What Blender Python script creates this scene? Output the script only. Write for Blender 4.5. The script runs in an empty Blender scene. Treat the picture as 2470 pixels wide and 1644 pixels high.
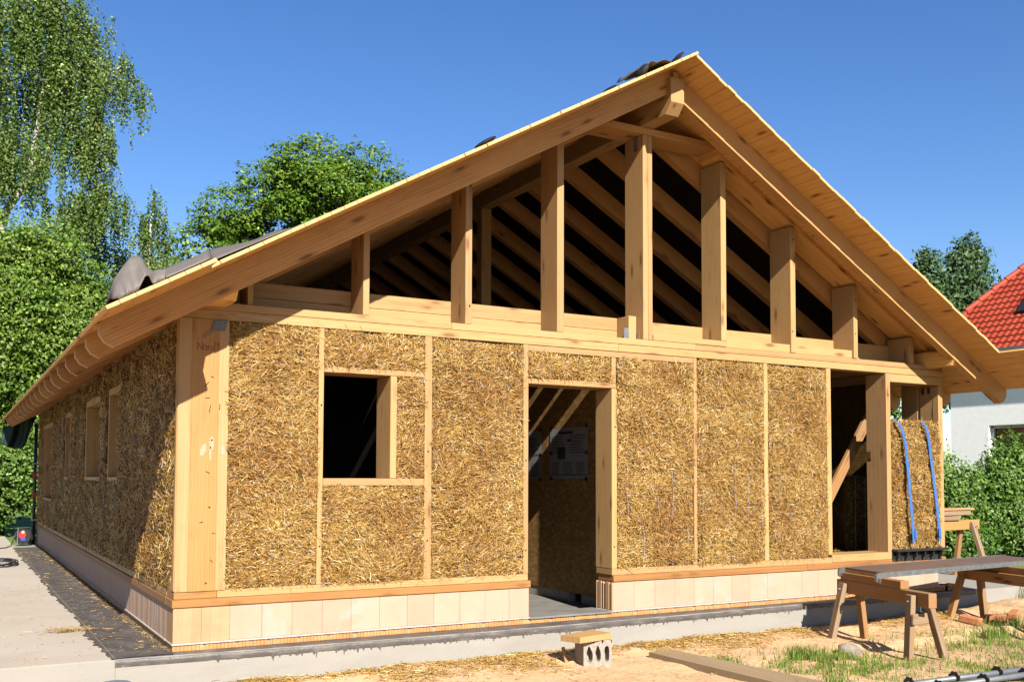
import bpy, math, random
import numpy as np
from mathutils import Vector, Matrix
rng = np.random.default_rng(7)
random.seed(7)
C = bpy.context.scene.collection
V3 = lambda *a: np.array(a, float)

# ------------------------------------------------------------------ materials
def newmat(name):
    m = bpy.data.materials.new(name); m.use_nodes = True
    nt = m.node_tree; nt.nodes.clear()
    out = nt.nodes.new('ShaderNodeOutputMaterial')
    b = nt.nodes.new('ShaderNodeBsdfPrincipled')
    nt.links.new(b.outputs[0], out.inputs[0])
    return m, nt, b, out
def N(nt, t, **kw):
    n = nt.nodes.new(t)
    for k, v in kw.items(): setattr(n, k, v)
    return n
def L(nt, a, b): nt.links.new(a, b)
def ramp(nt, fac, stops, interp='LINEAR'):
    r = N(nt, 'ShaderNodeValToRGB'); r.color_ramp.interpolation = interp
    e = r.color_ramp.elements
    while len(e) < len(stops): e.new(0.5)
    for i, (p, c) in enumerate(stops):
        e[i].position = p; e[i].color = (*c, 1) if len(c) == 3 else c
    L(nt, fac, r.inputs[0]); return r.outputs[0]
def noise(nt, vec, scale, detail=4, rough=0.55, dist=0.0):
    n = N(nt, 'ShaderNodeTexNoise'); n.inputs['Scale'].default_value = scale
    n.inputs['Detail'].default_value = detail; n.inputs['Roughness'].default_value = rough
    n.inputs['Distortion'].default_value = dist
    if vec is not None: L(nt, vec, n.inputs['Vector'])
    return n.outputs['Fac']
def mapping(nt, vec, scale, loc=(0, 0, 0)):
    m = N(nt, 'ShaderNodeMapping'); m.inputs['Scale'].default_value = scale; m.inputs['Location'].default_value = loc
    L(nt, vec, m.inputs['Vector']); return m.outputs[0]
def mixc(nt, fac, a, b, mode='MIX'):
    m = N(nt, 'ShaderNodeMix', data_type='RGBA', blend_type=mode)
    if isinstance(fac, (int, float)): m.inputs[0].default_value = fac
    else: L(nt, fac, m.inputs[0])
    for s, i in ((a, 6), (b, 7)):
        if isinstance(s, tuple): m.inputs[i].default_value = (*s, 1)
        else: L(nt, s, m.inputs[i])
    return m.outputs[2]
def mth(nt, op, a, b=None, clamp=False):
    m = N(nt, 'ShaderNodeMath', operation=op, use_clamp=clamp)
    for s, i in ((a, 0), (b, 1)):
        if s is None: continue
        if isinstance(s, (int, float)): m.inputs[i].default_value = s
        else: L(nt, s, m.inputs[i])
    return m.outputs[0]
def bump(nt, b, h, strength=0.3, dist=0.01):
    n = N(nt, 'ShaderNodeBump'); n.inputs['Strength'].default_value = strength; n.inputs['Distance'].default_value = dist
    L(nt, h, n.inputs['Height']); L(nt, n.outputs[0], b.inputs['Normal'])
def objco(nt): return N(nt, 'ShaderNodeTexCoord').outputs['Object']
def attr(nt, name): 
    a = N(nt, 'ShaderNodeAttribute'); a.attribute_name = name; return a.outputs['Vector']
def setspec(b, r, s=0.3):
    b.inputs['Roughness'].default_value = r; b.inputs['Specular IOR Level'].default_value = s

def wood_mat(name, light, mid, dark, knots=1.0, rough=0.62, weather=None, endc=None):
    light, mid, dark = (tuple(x * WK for x in c) for c in (light, mid, dark))
    if weather: weather = tuple(x * WK for x in weather)
    m, nt, b, _ = newmat(name)
    g = attr(nt, 'grain')
    oi = N(nt, 'ShaderNodeObjectInfo').outputs['Random']
    warp = noise(nt, mapping(nt, g, (1.3, 3, 3)), 1.0, 2)
    fine = noise(nt, mapping(nt, g, (2.2, 130, 130)), 1.0, 3, 0.6)
    mp = mapping(nt, g, (0.35, 9, 9))
    w = N(nt, 'ShaderNodeTexWave', wave_type='RINGS', rings_direction='X'); w.inputs['Scale'].default_value = 2.2
    w.inputs['Distortion'].default_value = 5.5; w.inputs['Detail'].default_value = 2; w.inputs['Detail Scale'].default_value = .8
    L(nt, mp, w.inputs['Vector'])
    f = mth(nt, 'ADD', mth(nt, 'MULTIPLY', w.outputs['Fac'], 0.16), mth(nt, 'MULTIPLY', fine, 0.62))
    f = mth(nt, 'ADD', f, mth(nt, 'MULTIPLY', warp, 0.40))
    col = ramp(nt, f, [(0.25, light), (0.58, mid), (0.95, dark)])
    # knots
    vo = N(nt, 'ShaderNodeTexVoronoi'); vo.inputs['Scale'].default_value = 1.0; vo.inputs['Randomness'].default_value = 1
    L(nt, mapping(nt, g, (2.0, 7.5, 7.5)), vo.inputs['Vector'])
    k = ramp(nt, vo.outputs['Distance'], [(0.09, (1, 1, 1)), (0.15, (.35, .35, .35)), (0.26, (0, 0, 0))])
    kc = mixc(nt, mth(nt, 'MULTIPLY', k, 0.9 * knots), col, (dark[0] * .38, dark[1] * .27, dark[2] * .25))
    # fine drying cracks
    ck = noise(nt, mapping(nt, g, (.9, 34, 34)), 1.0, 2, .5); cm = noise(nt, mapping(nt, g, (.7, 5, 5)), 1.0, 2)
    lnk = ramp(nt, ck, [(.488, (0, 0, 0)), (.5, (1, 1, 1)), (.512, (0, 0, 0))])
    kc = mixc(nt, mth(nt, 'MULTIPLY', mth(nt, 'MULTIPLY', lnk, ramp(nt, cm, [(.52, (0, 0, 0)), (.62, (1, 1, 1))])), .55), kc, (dark[0] * .45, dark[1] * .36, dark[2] * .34))
    # per piece tint
    hs = N(nt, 'ShaderNodeHueSaturation'); L(nt, kc, hs.inputs['Color'])
    L(nt, mth(nt, 'ADD', 0.90, mth(nt, 'MULTIPLY', oi, 0.18)), hs.inputs['Value'])
    L(nt, mth(nt, 'ADD', 0.496, mth(nt, 'MULTIPLY', oi, 0.009)), hs.inputs['Hue'])
    fin = hs.outputs[0]
    if weather:
        st = noise(nt, mapping(nt, g, (1.1, 14, 14)), 1.0, 4, .6)
        fin = mixc(nt, ramp(nt, st, [(.38, (0, 0, 0)), (.68, (1, 1, 1))]), fin, weather)
    dirt = noise(nt, mapping(nt, g, (5, 9, 9)), 1.0, 5, .65)
    fin = mixc(nt, mth(nt, 'MULTIPLY', ramp(nt, dirt, [(.55, (0, 0, 0)), (.8, (1, 1, 1))]), .35), fin, (mid[0]*.62, mid[1]*.58, mid[2]*.55))
    ea = N(nt, 'ShaderNodeAttribute'); ea.attribute_name = 'endgrain'
    if endc: fin = mixc(nt, mth(nt, 'MULTIPLY', ea.outputs['Fac'], .85), fin, endc)
    L(nt, fin, b.inputs['Base Color']); setspec(b, rough, .25)
    bump(nt, b, mth(nt, 'ADD', fine, mth(nt, 'MULTIPLY', k, -.5)), .22, .004)
    return m

def plain_mat(name, c1, c2, scale=6, rough=.8, spec=.2, bmp=.15, metal=0, c3=None, bdist=.01, k=.72):
    c1, c2 = sc(k, c1, c2)
    if c3: c3 = sc(k, c3)[0]
    m, nt, b, _ = newmat(name)
    o = objco(nt)
    f = noise(nt, o, scale, 6, .6)
    st = [(.32, c1), (.68, c2)]
    if c3: st.append((.8, c3))
    L(nt, ramp(nt, f, st), b.inputs['Base Color']); setspec(b, rough, spec); b.inputs['Metallic'].default_value = metal
    if bmp: bump(nt, b, noise(nt, o, scale * 6, 5, .6), bmp, bdist)
    return m

def island_mat(name, stops, rough=.5, spec=.4, transl=0.0, interp='LINEAR', big=None):
    m, nt, b, out = newmat(name)
    ge = N(nt, 'ShaderNodeNewGeometry')
    col = ramp(nt, ge.outputs['Random Per Island'], stops, interp)
    if big:
        f = noise(nt, objco(nt), big[0], 3, .5)
        col = mixc(nt, ramp(nt, f, [(.38, (0, 0, 0)), (.66, (1, 1, 1))]), col, mixc(nt, 1.0, col, big[1], 'MULTIPLY'))
    L(nt, col, b.inputs['Base Color']); setspec(b, rough, spec)
    if transl:
        t = N(nt, 'ShaderNodeBsdfTranslucent')
        tc = mixc(nt, 1.0, col, (1.0, 1.25, .45), 'MULTIPLY'); L(nt, tc, t.inputs[0])
        mx = N(nt, 'ShaderNodeMixShader'); mx.inputs[0].default_value = transl
        L(nt, b.outputs[0], mx.inputs[1]); L(nt, t.outputs[0], mx.inputs[2]); L(nt, mx.outputs[0], out.inputs[0])
    return m

M = {}
WK = .60
def sc(k, *cs): return [tuple(x * k for x in c) for c in cs]
M['spruce'] = wood_mat('fresh_spruce', (.90, .575, .28), (.84, .50, .215), (.62, .31, .10), .8)
M['spruce_post'] = wood_mat('planed_spruce', (.87, .555, .28), (.82, .48, .215), (.62, .33, .11), .3)
M['spruce_orange'] = wood_mat('heart_spruce', (.84, .46, .17), (.78, .40, .135), (.60, .27, .07), .35)
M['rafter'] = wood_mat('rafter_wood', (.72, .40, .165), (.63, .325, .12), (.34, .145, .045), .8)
M['boards'] = wood_mat('roof_board_wood', (.92, .55, .19), (.86, .48, .145), (.62, .30, .07), 1.0, endc=(.33, .235, .105))
M['larch'] = wood_mat('larch_board', (.72, .38, .135), (.64, .30, .095), (.46, .18, .05), .4)
M['oldwood'] = wood_mat('old_trestle_wood', (.60, .30, .10), (.50, .235, .075), (.28, .115, .035), .9, .75, weather=(.42, .26, .13))
M['greywood'] = wood_mat('weathered_wood', (.50, .33, .19), (.42, .26, .14), (.24, .135, .066), .8, .8, weather=(.46, .34, .22))
M['mudwood'] = wood_mat('sandy_plank', (.58, .41, .24), (.52, .36, .20), (.42, .28, .15), .2, .85, weather=(.60, .44, .27))
M['straw'] = island_mat('straw', [(0, (.11, .052, .010)), (.20, (.25, .130, .026)), (.48, (.41, .232, .050)), (.75, (.51, .315, .080)), (.92, (.62, .445, .17)), (.98, (.76, .62, .33)), (.99, (.40, .42, .46)), (1, (.55, .55, .55))], .5, .28, big=(1.7, (.72, .60, .50)))
M['litter'] = island_mat('loose_straw', [(0, (.24, .12, .024)), (.35, (.37, .215, .045)), (.75, (.44, .285, .08)), (1, (.56, .44, .20))], .45, .35)
M['strawbase'] = plain_mat('straw_core', (.10, .052, .014), (.34, .20, .06), 42, .95, .05, .9, bdist=.02)
M['block'] = plain_mat('clay_block', (.84, .575, .42), (.88, .63, .475), 5, .9, .1, .15, k=.58)
def block_tint(m, smear):
    nt = m.node_tree; b = [n for n in nt.nodes if n.type == 'BSDF_PRINCIPLED'][0]; src = b.inputs[0].links[0].from_socket
    ge = N(nt, 'ShaderNodeNewGeometry'); t = ramp(nt, ge.outputs['Random Per Island'], [(0, (.93, .90, .88)), (.5, (1, 1, 1)), (1, (1.02, .98, .94))])
    c = mixc(nt, 1.0, src, t, 'MULTIPLY')
    f = noise(nt, objco(nt), 2.1, 5, .65, .6); c = mixc(nt, mth(nt, 'MULTIPLY', ramp(nt, f, [(.60, (0, 0, 0)), (.68, (1, 1, 1))]), .6), c, smear)
    g = noise(nt, mapping(nt, objco(nt), (1, 1, .4)), 9, 5, .7); c = mixc(nt, mth(nt, 'MULTIPLY', ramp(nt, g, [(.56, (0, 0, 0)), (.74, (1, 1, 1))]), .45), c, (.40, .25, .13))
    L(nt, c, b.inputs[0])
block_tint(M['block'], (.44, .39, .36))
M['block_o'] = plain_mat('orange_clay_block', (.84, .50, .27), (.88, .57, .34), 8, .9, .1, .2, k=.58)
block_tint(M['block_o'], (.40, .33, .27))
M['brick'] = plain_mat('red_brick', (.60, .25, .10), (.66, .38, .16), 7, .92, .08, .5, c3=(.72, .55, .42))
M['redbrick'] = plain_mat('loose_brick', (.50, .19, .085), (.62, .30, .15), 14, .92, .08, .6, k=.9)
M['mortar'] = plain_mat('lime_mortar', (.66, .56, .50), (.80, .72, .66), 14, .95, .05, .5)
M['white'] = plain_mat('white_stucco', (.76, .76, .75), (.82, .82, .81), 7, .95, .1, .35, bdist=.012, k=1)
M['soffit'] = plain_mat('grey_painted_board', (.50, .50, .48), (.56, .56, .54), 3, .7, .2, .05)
M['tile'] = plain_mat('red_roof_tile', (.60, .075, .03), (.72, .115, .045), 1.6, .55, .3, .1, k=.85)
M['felt'] = plain_mat('roofing_felt', (.25, .22, .205), (.32, .285, .265), 2.5, .6, .3, .1)
M['felt_dark'] = plain_mat('felt_underside', (.018, .018, .02), (.03, .03, .033), 3, .7, .2, .1)
M['zinc'] = plain_mat('galvanised_steel', (.38, .40, .42), (.60, .62, .64), 16, .42, .5, .08, metal=.75)
M['steel'] = plain_mat('grey_tube_steel', (.36, .41, .45), (.44, .49, .53), 12, .5, .5, .05, metal=.35)
M['darkmetal'] = plain_mat('dark_steel', (.035, .033, .035), (.07, .065, .065), 20, .45, .5, .05, metal=.4)
M['strap'] = plain_mat('blue_webbing', (.05, .15, .44), (.07, .19, .52), 30, .55, .3, .2)
M['strap_pale'] = plain_mat('pale_blue_webbing', (.07, .20, .42), (.10, .27, .50), 30, .6, .3, .2)
M['deckply'] = plain_mat('phenolic_plywood', (.155, .095, .072), (.215, .14, .11), 5, .55, .3, .1, c3=(.30, .23, .19))
M['osb'] = None
M['tarp'] = plain_mat('green_tarp', (.006, .03, .02), (.012, .045, .03), 4, .6, .3, .1)
M['black'] = plain_mat('black_plastic', (.012, .012, .014), (.025, .025, .03), 12, .4, .5, .03)
M['red'] = plain_mat('red_plastic', (.55, .035, .02), (.62, .05, .03), 8, .45, .4, .03)
M['blueplastic'] = plain_mat('blue_plastic', (.05, .07, .45), (.07, .10, .55), 8, .45, .4, .03)
M['cream'] = plain_mat('cream_plastic', (.75, .62, .40), (.8, .68, .45), 8, .45, .4, .03)
M['greybucket'] = plain_mat('blue_grey_plastic', (.20, .255, .29), (.25, .31, .345), 5, .5, .4, .05)
M['pale'] = plain_mat('pale_limestone', (.52, .42, .35), (.72, .62, .54), 22, .85, .2, .7, bdist=.02)
M['cblock'] = plain_mat('porous_concrete_block', (.50, .42, .35), (.70, .62, .54), 30, .95, .1, .8, bdist=.012)
M['membrane'] = plain_mat('roof_membrane_and_room_dark', (.016, .012, .010), (.026, .019, .015), 4, .9, .05, .05)  # roof membrane, also painted on indoor walls to imitate the room's darkness
M['paper'] = plain_mat('paper', (.66, .66, .66), (.72, .72, .72), 4, .8, .1, 0)
M['ink'] = plain_mat('ink', (.06, .06, .065), (.10, .10, .105), 30, .8, .1, 0)
M['crayon'] = plain_mat('red_crayon', (.34, .055, .03), (.42, .08, .04), 60, .8, .1, 0)
M['screed'] = plain_mat('floor_screed', (.34, .32, .29), (.46, .44, .40), 5, .8, .2, .1)
M['glass'] = plain_mat('dark_window', (.008, .009, .012), (.014, .015, .02), 2, .06, .6, 0)
M['twine'] = plain_mat('pale_twine', (.42, .46, .55), (.55, .58, .66), 9, .6, .2, 0)
M['film'] = plain_mat('grey_film', (.36, .27, .20), (.42, .33, .25), 9, .5, .2, .1)
M['film_blue'] = plain_mat('blue_film', (.22, .24, .27), (.28, .30, .33), 9, .5, .2, .1)
M['whitepaint'] = plain_mat('white_paint', (.78, .78, .78), (.82, .82, .82), 4, .5, .3, 0)
M['pebble'] = plain_mat('pebble', (.34, .25, .16), (.62, .50, .37), 3, .9, .1, .2)
M['resin'] = plain_mat('pale_resin', (.80, .60, .42), (.86, .68, .52), 60, .8, .1, 0, k=.9)
M['bark_birch'] = plain_mat('birch_bark', (.62, .58, .54), (.80, .77, .73), 9, .8, .2, .3, c3=(.10, .09, .08))
M['bark'] = plain_mat('brown_bark', (.055, .042, .03), (.11, .085, .06), 12, .9, .1, .6)
def leafm(name, a, b_, c_, tr=.3, sp=.22, rough=.5):
    return island_mat(name, [(0, a), (.5, b_), (.88, c_), (1, tuple(min(1, x * 1.6 + .02) for x in c_))], rough, sp, tr, big=(.9, (.66, .78, .55)))
M['leaf_birch'] = leafm('birch_leaf', (.036, .066, .012), (.066, .108, .020), (.13, .17, .05), .28)
M['leaf_linden'] = leafm('linden_leaf', (.040, .078, .008), (.072, .122, .012), (.125, .175, .030), .26, .26)
M['leaf_maple'] = leafm('chestnut_leaf', (.030, .066, .005), (.056, .104, .007), (.095, .145, .014), .22)
M['leaf_poplar'] = leafm('poplar_leaf', (.022, .048, .016), (.036, .072, .022), (.065, .105, .04), .2)
M['leaf_shrub'] = leafm('shrub_leaf', (.032, .072, .009), (.058, .112, .014), (.11, .165, .035), .24, .26)
M['leaf_brown'] = leafm('reddish_leaf', (.07, .06, .025), (.11, .085, .04), (.15, .12, .06), .2)
M['grass'] = island_mat('grass_blade', [(0, (.055, .115, .014)), (.45, (.105, .18, .025)), (.8, (.165, .225, .045)), (1, (.34, .27, .10))], .5, .3, .25)

def osb_mat():
    m, nt, b, _ = newmat('osb_board'); o = objco(nt)
    vo = N(nt, 'ShaderNodeTexVoronoi'); vo.inputs['Scale'].default_value = 1
    L(nt, mapping(nt, o, (20, 17, 36)), vo.inputs['Vector'])
    col = ramp(nt, vo.outputs['Distance'], [(0, (.38, .22, .075)), (.5, (.30, .165, .052)), (1, (.20, .10, .032))])
    sepc = N(nt, 'ShaderNodeSeparateColor'); L(nt, vo.outputs['Color'], sepc.inputs[0]); hv = mixc(nt, .45, col, ramp(nt, sepc.outputs[0], [(0, (.16, .085, .03)), (1, (.46, .28, .11))]))
    L(nt, hv, b.inputs['Base Color']); setspec(b, .6, .2); return m
M['osb'] = osb_mat()

def concrete_mat(name, base, stain, coarse=1.2):
    m, nt, b, _ = newmat(name); o = objco(nt)
    f = noise(nt, o, coarse, 6, .6); f2 = noise(nt, mapping(nt, o, (.7, 1.3, 5)), 1.0, 5, .65, .8)
    c = ramp(nt, f, [(.3, tuple(x * .90 for x in base)), (.7, base)])
    c = mixc(nt, mth(nt, 'MULTIPLY', ramp(nt, f2, [(.45, (0, 0, 0)), (.75, (1, 1, 1))]), .42), c, stain)
    f3 = noise(nt, mapping(nt, o, (1, 1, 3)), .45, 5, .7, 1.2)
    c = mixc(nt, mth(nt, 'MULTIPLY', ramp(nt, f3, [(.52, (0, 0, 0)), (.66, (1, 1, 1))]), .35), c, tuple(x * .72 for x in base))
    sp = noise(nt, o, 55, 3, .6)
    c = mixc(nt, mth(nt, 'MULTIPLY', ramp(nt, sp, [(.66, (0, 0, 0)), (.74, (1, 1, 1))]), .6), c, tuple(x * .55 for x in base))
    L(nt, c, b.inputs['Base Color']); setspec(b, .85, .2)
    bump(nt, b, noise(nt, o, 40, 6, .65), .25, .01)
    return m
M['concrete'] = concrete_mat('grey_concrete', (.40, .375, .335), (.30, .285, .255))
M['yard'] = concrete_mat('pale_yard_concrete', (.40, .355, .30), (.36, .25, .145), .6)

def bitumen_mat():
    m, nt, b, _ = newmat('bitumen_paint'); o = objco(nt)
    f = noise(nt, o, 5, 6, .65); d = noise(nt, mapping(nt, o, (2.5, 2.5, 9)), 2.2, 6, .7)
    c = ramp(nt, f, [(.3, (.050, .045, .043)), (.7, (.085, .076, .071))])
    c = mixc(nt, mth(nt, 'MULTIPLY', ramp(nt, d, [(.5, (0, 0, 0)), (.72, (1, 1, 1))]), .55), c, (.19, .165, .145))
    w = noise(nt, o, 38, 3, .6)
    c = mixc(nt, ramp(nt, w, [(.70, (0, 0, 0)), (.76, (1, 1, 1))]), c, (.55, .49, .44))
    L(nt, c, b.inputs['Base Color']); setspec(b, .5, .35); bump(nt, b, noise(nt, o, 18, 5, .6), .35, .015)
    return m
M['bitumen'] = bitumen_mat()

def ground_mat():
    m, nt, b, _ = newmat('sandy_ground'); o = objco(nt)
    f = noise(nt, o, 2.0, 6, .6); g = noise(nt, o, 60, 4, .6)
    sand = ramp(nt, f, [(.3, (.37, .245, .135)), (.7, (.45, .305, .18))])
    sand = mixc(nt, mth(nt, 'MULTIPLY', ramp(nt, g, [(.55, (0, 0, 0)), (.75, (1, 1, 1))]), .5), sand, (.25, .16, .085))
    # soil / sparse turf in the right foreground, meadow far away
    sx = N(nt, 'ShaderNodeSeparateXYZ'); L(nt, o, sx.inputs[0])
    t = mth(nt, 'ADD', mth(nt, 'MULTIPLY', sx.outputs['X'], .55), mth(nt, 'MULTIPLY', sx.outputs['Y'], -.9))
    t = mth(nt, 'ADD', mth(nt, 'SUBTRACT', t, 5.2), mth(nt, 'MULTIPLY', mth(nt, 'SUBTRACT', noise(nt, o, 1.6, 4, .6), .5), 3.2), )
    soil = ramp(nt, noise(nt, o, 9, 5, .6), [(.3, (.20, .135, .07)), (.7, (.36, .245, .14))])
    col = mixc(nt, mth(nt, 'MULTIPLY', t, 1.0, True), sand, soil)
    far = mth(nt, 'MULTIPLY', mth(nt, 'SUBTRACT', sx.outputs['Y'], 3.0), .5, True)
    far2 = mth(nt, 'MULTIPLY', mth(nt, 'SUBTRACT', sx.outputs['X'], 11.5), .5, True)
    far = mth(nt, 'MAXIMUM', far, far2)
    mead = ramp(nt, noise(nt, o, 5, 5, .6), [(.3, (.05, .10, .02)), (.7, (.12, .17, .045))])
    col = mixc(nt, far, col, mead)
    L(nt, col, b.inputs['Base Color']); setspec(b, .95, .1)
    bump(nt, b, mth(nt, 'ADD', noise(nt, o, 22, 6, .65), mth(nt, 'MULTIPLY', noise(nt, o, 6, 4, .6), 1.5)), .55, .025)
    return m
M['ground'] = ground_mat()

# reflectances are kept low and the exposure high: the photograph is a hard, contrasty midday exposure
ALB = dict(boards=1.05, rafter=.92, white=1.0, ground=.95, litter=.85, block=.60, block_o=.60, paper=.32, strap=.7, pale=.42, steel=.36, oldwood=.72, greywood=.66, deckply=.7, leaf_birch=1.12, leaf_linden=1.15, leaf_maple=1.12, leaf_poplar=.95, leaf_shrub=1.1, leaf_brown=.8, grass=1.0, felt=.36, resin=.36, screed=.42, bark_birch=.6, tile=.40, zinc=.6, straw=.66, yard=.76, concrete=.52, bitumen=.85, brick=.72)
for nm_, m_ in M.items():
    nt_ = m_.node_tree; k_ = ALB.get(nm_, .56)
    for nd_ in list(nt_.nodes):
        if nd_.type in ('BSDF_PRINCIPLED', 'BSDF_TRANSLUCENT') and nd_.inputs[0].links:
            src = nd_.inputs[0].links[0].from_socket
            L(nt_, mixc(nt_, 1.0, src, (k_, k_, k_), 'MULTIPLY'), nd_.inputs[0])

# ------------------------------------------------------------------ mesh builder
class MB:
    def __init__(s): s.v = []; s.f = []; s.g = []; s.e = []; s.n = 0
    def add(s, verts, faces, grain=None, eg=None):
        verts = np.asarray(verts, float); s.e.append(np.zeros(len(verts)) if eg is None else eg)
        if grain is None: grain = verts
        s.v.append(verts); s.g.append(np.asarray(grain, float))
        for f in faces: s.f.append(tuple(int(i) + s.n for i in f))
        s.n += len(verts)
    def frame_box(s, c, ax, ay, az, l, w, h, bev=.004):
        """bevelled box: axis ax is the grain direction"""
        hs = V3(l, w, h) / 2; bev = min(bev, hs.min() * .45)
        vs = []; idx = {}
        for sl in (-1, 1):
            for sa in (-1, 1):
                for sb in (-1, 1):
                    sg = V3(sl, sa, sb)
                    for k in range(3):
                        p = sg * (hs - bev); p[k] = sg[k] * hs[k]
                        idx[(sl, sa, sb, k)] = len(vs); vs.append(p)
        vs = np.array(vs); fs = []
        for k in range(3):
            o = [i for i in range(3) if i != k]
            for sg in (-1, 1):
                q = []
                for a, b in ((-1, -1), (1, -1), (1, 1), (-1, 1)):
                    key = [0, 0, 0]; key[k] = sg; key[o[0]] = a; key[o[1]] = b
                    q.append(idx[(*key, k)])
                fs.append(q)
        for k in range(3):
            o = [i for i in range(3) if i != k]
            for a in (-1, 1):
                for b in (-1, 1):
                    k1 = [0, 0, 0]; k1[o[0]] = a; k1[o[1]] = b; k2 = list(k1); k1[k] = -1; k2[k] = 1
                    fs.append([idx[(*k1, o[0])], idx[(*k2, o[0])], idx[(*k2, o[1])], idx[(*k1, o[1])]])
        for sl in (-1, 1):
            for sa in (-1, 1):
                for sb in (-1, 1): fs.append([idx[(sl, sa, sb, k)] for k in range(3)])
        ff = []
        for f in fs:
            p = vs[f]; nrm = np.cross(p[1] - p[0], p[2] - p[0])
            ff.append(f if nrm @ p.mean(0) > 0 else f[::-1])
        R = np.array([ax, ay, az], float)
        gr = vs + V3(rng.uniform(0, 40), rng.uniform(0, 9), rng.uniform(0, 9))
        flip = np.linalg.det(R) < 0
        s.add(vs @ R + c, [f[::-1] for f in ff] if flip else ff, gr, np.tile([1.0, 0, 0], 8))
    def box(s, x0, x1, y0, y1, z0, z1, axis=None, bev=.004):
        d = [x1 - x0, y1 - y0, z1 - z0]
        if axis is None: axis = int(np.argmax(d))
        E = np.eye(3); o = [(axis + 1) % 3, (axis + 2) % 3]
        s.frame_box(V3((x0 + x1) / 2, (y0 + y1) / 2, (z0 + z1) / 2), E[axis], E[o[0]], E[o[1]], d[axis], d[o[0]], d[o[1]], bev)
        return s
    def beam(s, p0, p1, w, h, side=(0, 1, 0), bev=.004):
        p0 = np.array(p0, float); p1 = np.array(p1, float); ax = p1 - p0; l = np.linalg.norm(ax); ax /= l
        side = np.array(side, float); side -= ax * (side @ ax); side /= np.linalg.norm(side)
        s.frame_box((p0 + p1) / 2, ax, side, np.cross(ax, side), l, w, h, bev); return s
    def prism_y(s, prof, y0, y1, gdir=(1, 0)):
        """profile (x,z) extruded along y"""
        prof = np.array(prof, float); n = len(prof)
        a = np.c_[prof[:, 0], np.full(n, y0), prof[:, 1]]; b = a.copy(); b[:, 1] = y1
        area = np.sum(prof[:, 0] * np.roll(prof[:, 1], -1) - np.roll(prof[:, 0], -1) * prof[:, 1])
        fs = [list(range(n)), list(range(2 * n - 1, n - 1, -1))] + [[i, i + n, (i + 1) % n + n, (i + 1) % n] for i in range(n)]
        if area < 0: fs = [f[::-1] for f in fs]
        g = V3(*gdir[:1], 0, gdir[1]); g /= np.linalg.norm(g); h = V3(-g[2], 0, g[0])
        vs = np.r_[a, b]; gr = np.c_[vs @ g, vs[:, 1], vs @ h] + V3(rng.uniform(0, 40), rng.uniform(0, 9), rng.uniform(0, 9))
        # duplicate verts per face so that flat shading keeps hard edges
        s.add(vs, fs, gr); return s
    def tube(s, pts, rad, seg=8, cap=True):
        pts = np.array(pts, float); n = len(pts)
        rad = np.full(n, rad) if np.isscalar(rad) else np.array(rad, float)
        t = np.gradient(pts, axis=0); t /= np.linalg.norm(t, axis=1)[:, None] + 1e-9
        up = V3(0, 0, 1) if abs(t[0][2]) < .9 else V3(1, 0, 0)
        vs = []
        u = np.cross(t[0], up); u /= np.linalg.norm(u)
        for i in range(n):
            u = u - t[i] * (u @ t[i]); u /= np.linalg.norm(u); w = np.cross(t[i], u)
            for k in range(seg):
                a = 2 * math.pi * k / seg; vs.append(pts[i] + rad[i] * (u * math.cos(a) + w * math.sin(a)))
        fs = [[i * seg + k, i * seg + (k + 1) % seg, (i + 1) * seg + (k + 1) % seg, (i + 1) * seg + k] for i in range(n - 1) for k in range(seg)]
        if cap: fs += [list(range(seg))[::-1], [(n - 1) * seg + k for k in range(seg)]]
        s.add(vs, fs); return s
    def disc(s, c, axis, r, th, seg=20):
        axis = np.array(axis, float); axis /= np.linalg.norm(axis)
        c = np.array(c, float); return s.tube([c - axis * th / 2, c + axis * th / 2], r, seg)
    def grid(s, P, flip=False, thick=None):
        """P: (nu,nv,3) array"""
        nu, nv = P.shape[:2]
        fs = []
        for i in range(nu - 1):
            for j in range(nv - 1):
                q = [i * nv + j, (i + 1) * nv + j, (i + 1) * nv + j + 1, i * nv + j + 1]
                fs.append(q[::-1] if flip else q)
        s.add(P.reshape(-1, 3), fs); return s
    def poly(s, pts): s.add(pts, [list(range(len(pts)))]); return s
    def build(s, name, mat, parent=None, smooth=False):
        me = bpy.data.meshes.new(name)
        v = np.concatenate(s.v) if s.v else np.zeros((0, 3))
        g = np.concatenate(s.g)
        me.vertices.add(len(v)); me.vertices.foreach_set('co', v.ravel())
        ll = np.fromiter((i for f in s.f for i in f), dtype=np.int32)
        ct = np.fromiter((len(f) for f in s.f), dtype=np.int32)
        me.loops.add(len(ll)); me.loops.foreach_set('vertex_index', ll)
        me.polygons.add(len(ct)); st = np.zeros(len(ct), np.int32); st[1:] = np.cumsum(ct)[:-1]
        me.polygons.foreach_set('loop_start', st)
        me.polygons.foreach_set('use_smooth', np.full(len(ct), bool(smooth)))
        a = me.attributes.new('grain', 'FLOAT_VECTOR', 'POINT'); a.data.foreach_set('vector', g.ravel())
        a = me.attributes.new('endgrain', 'FLOAT', 'POINT'); a.data.foreach_set('value', np.concatenate(s.e))
        me.materials.append(mat if not isinstance(mat, str) else M[mat])
        me.update(calc_edges=True); me.validate()
        o = bpy.data.objects.new(name, me); C.objects.link(o)
        if parent is not None: o.parent = parent
        return o

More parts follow.
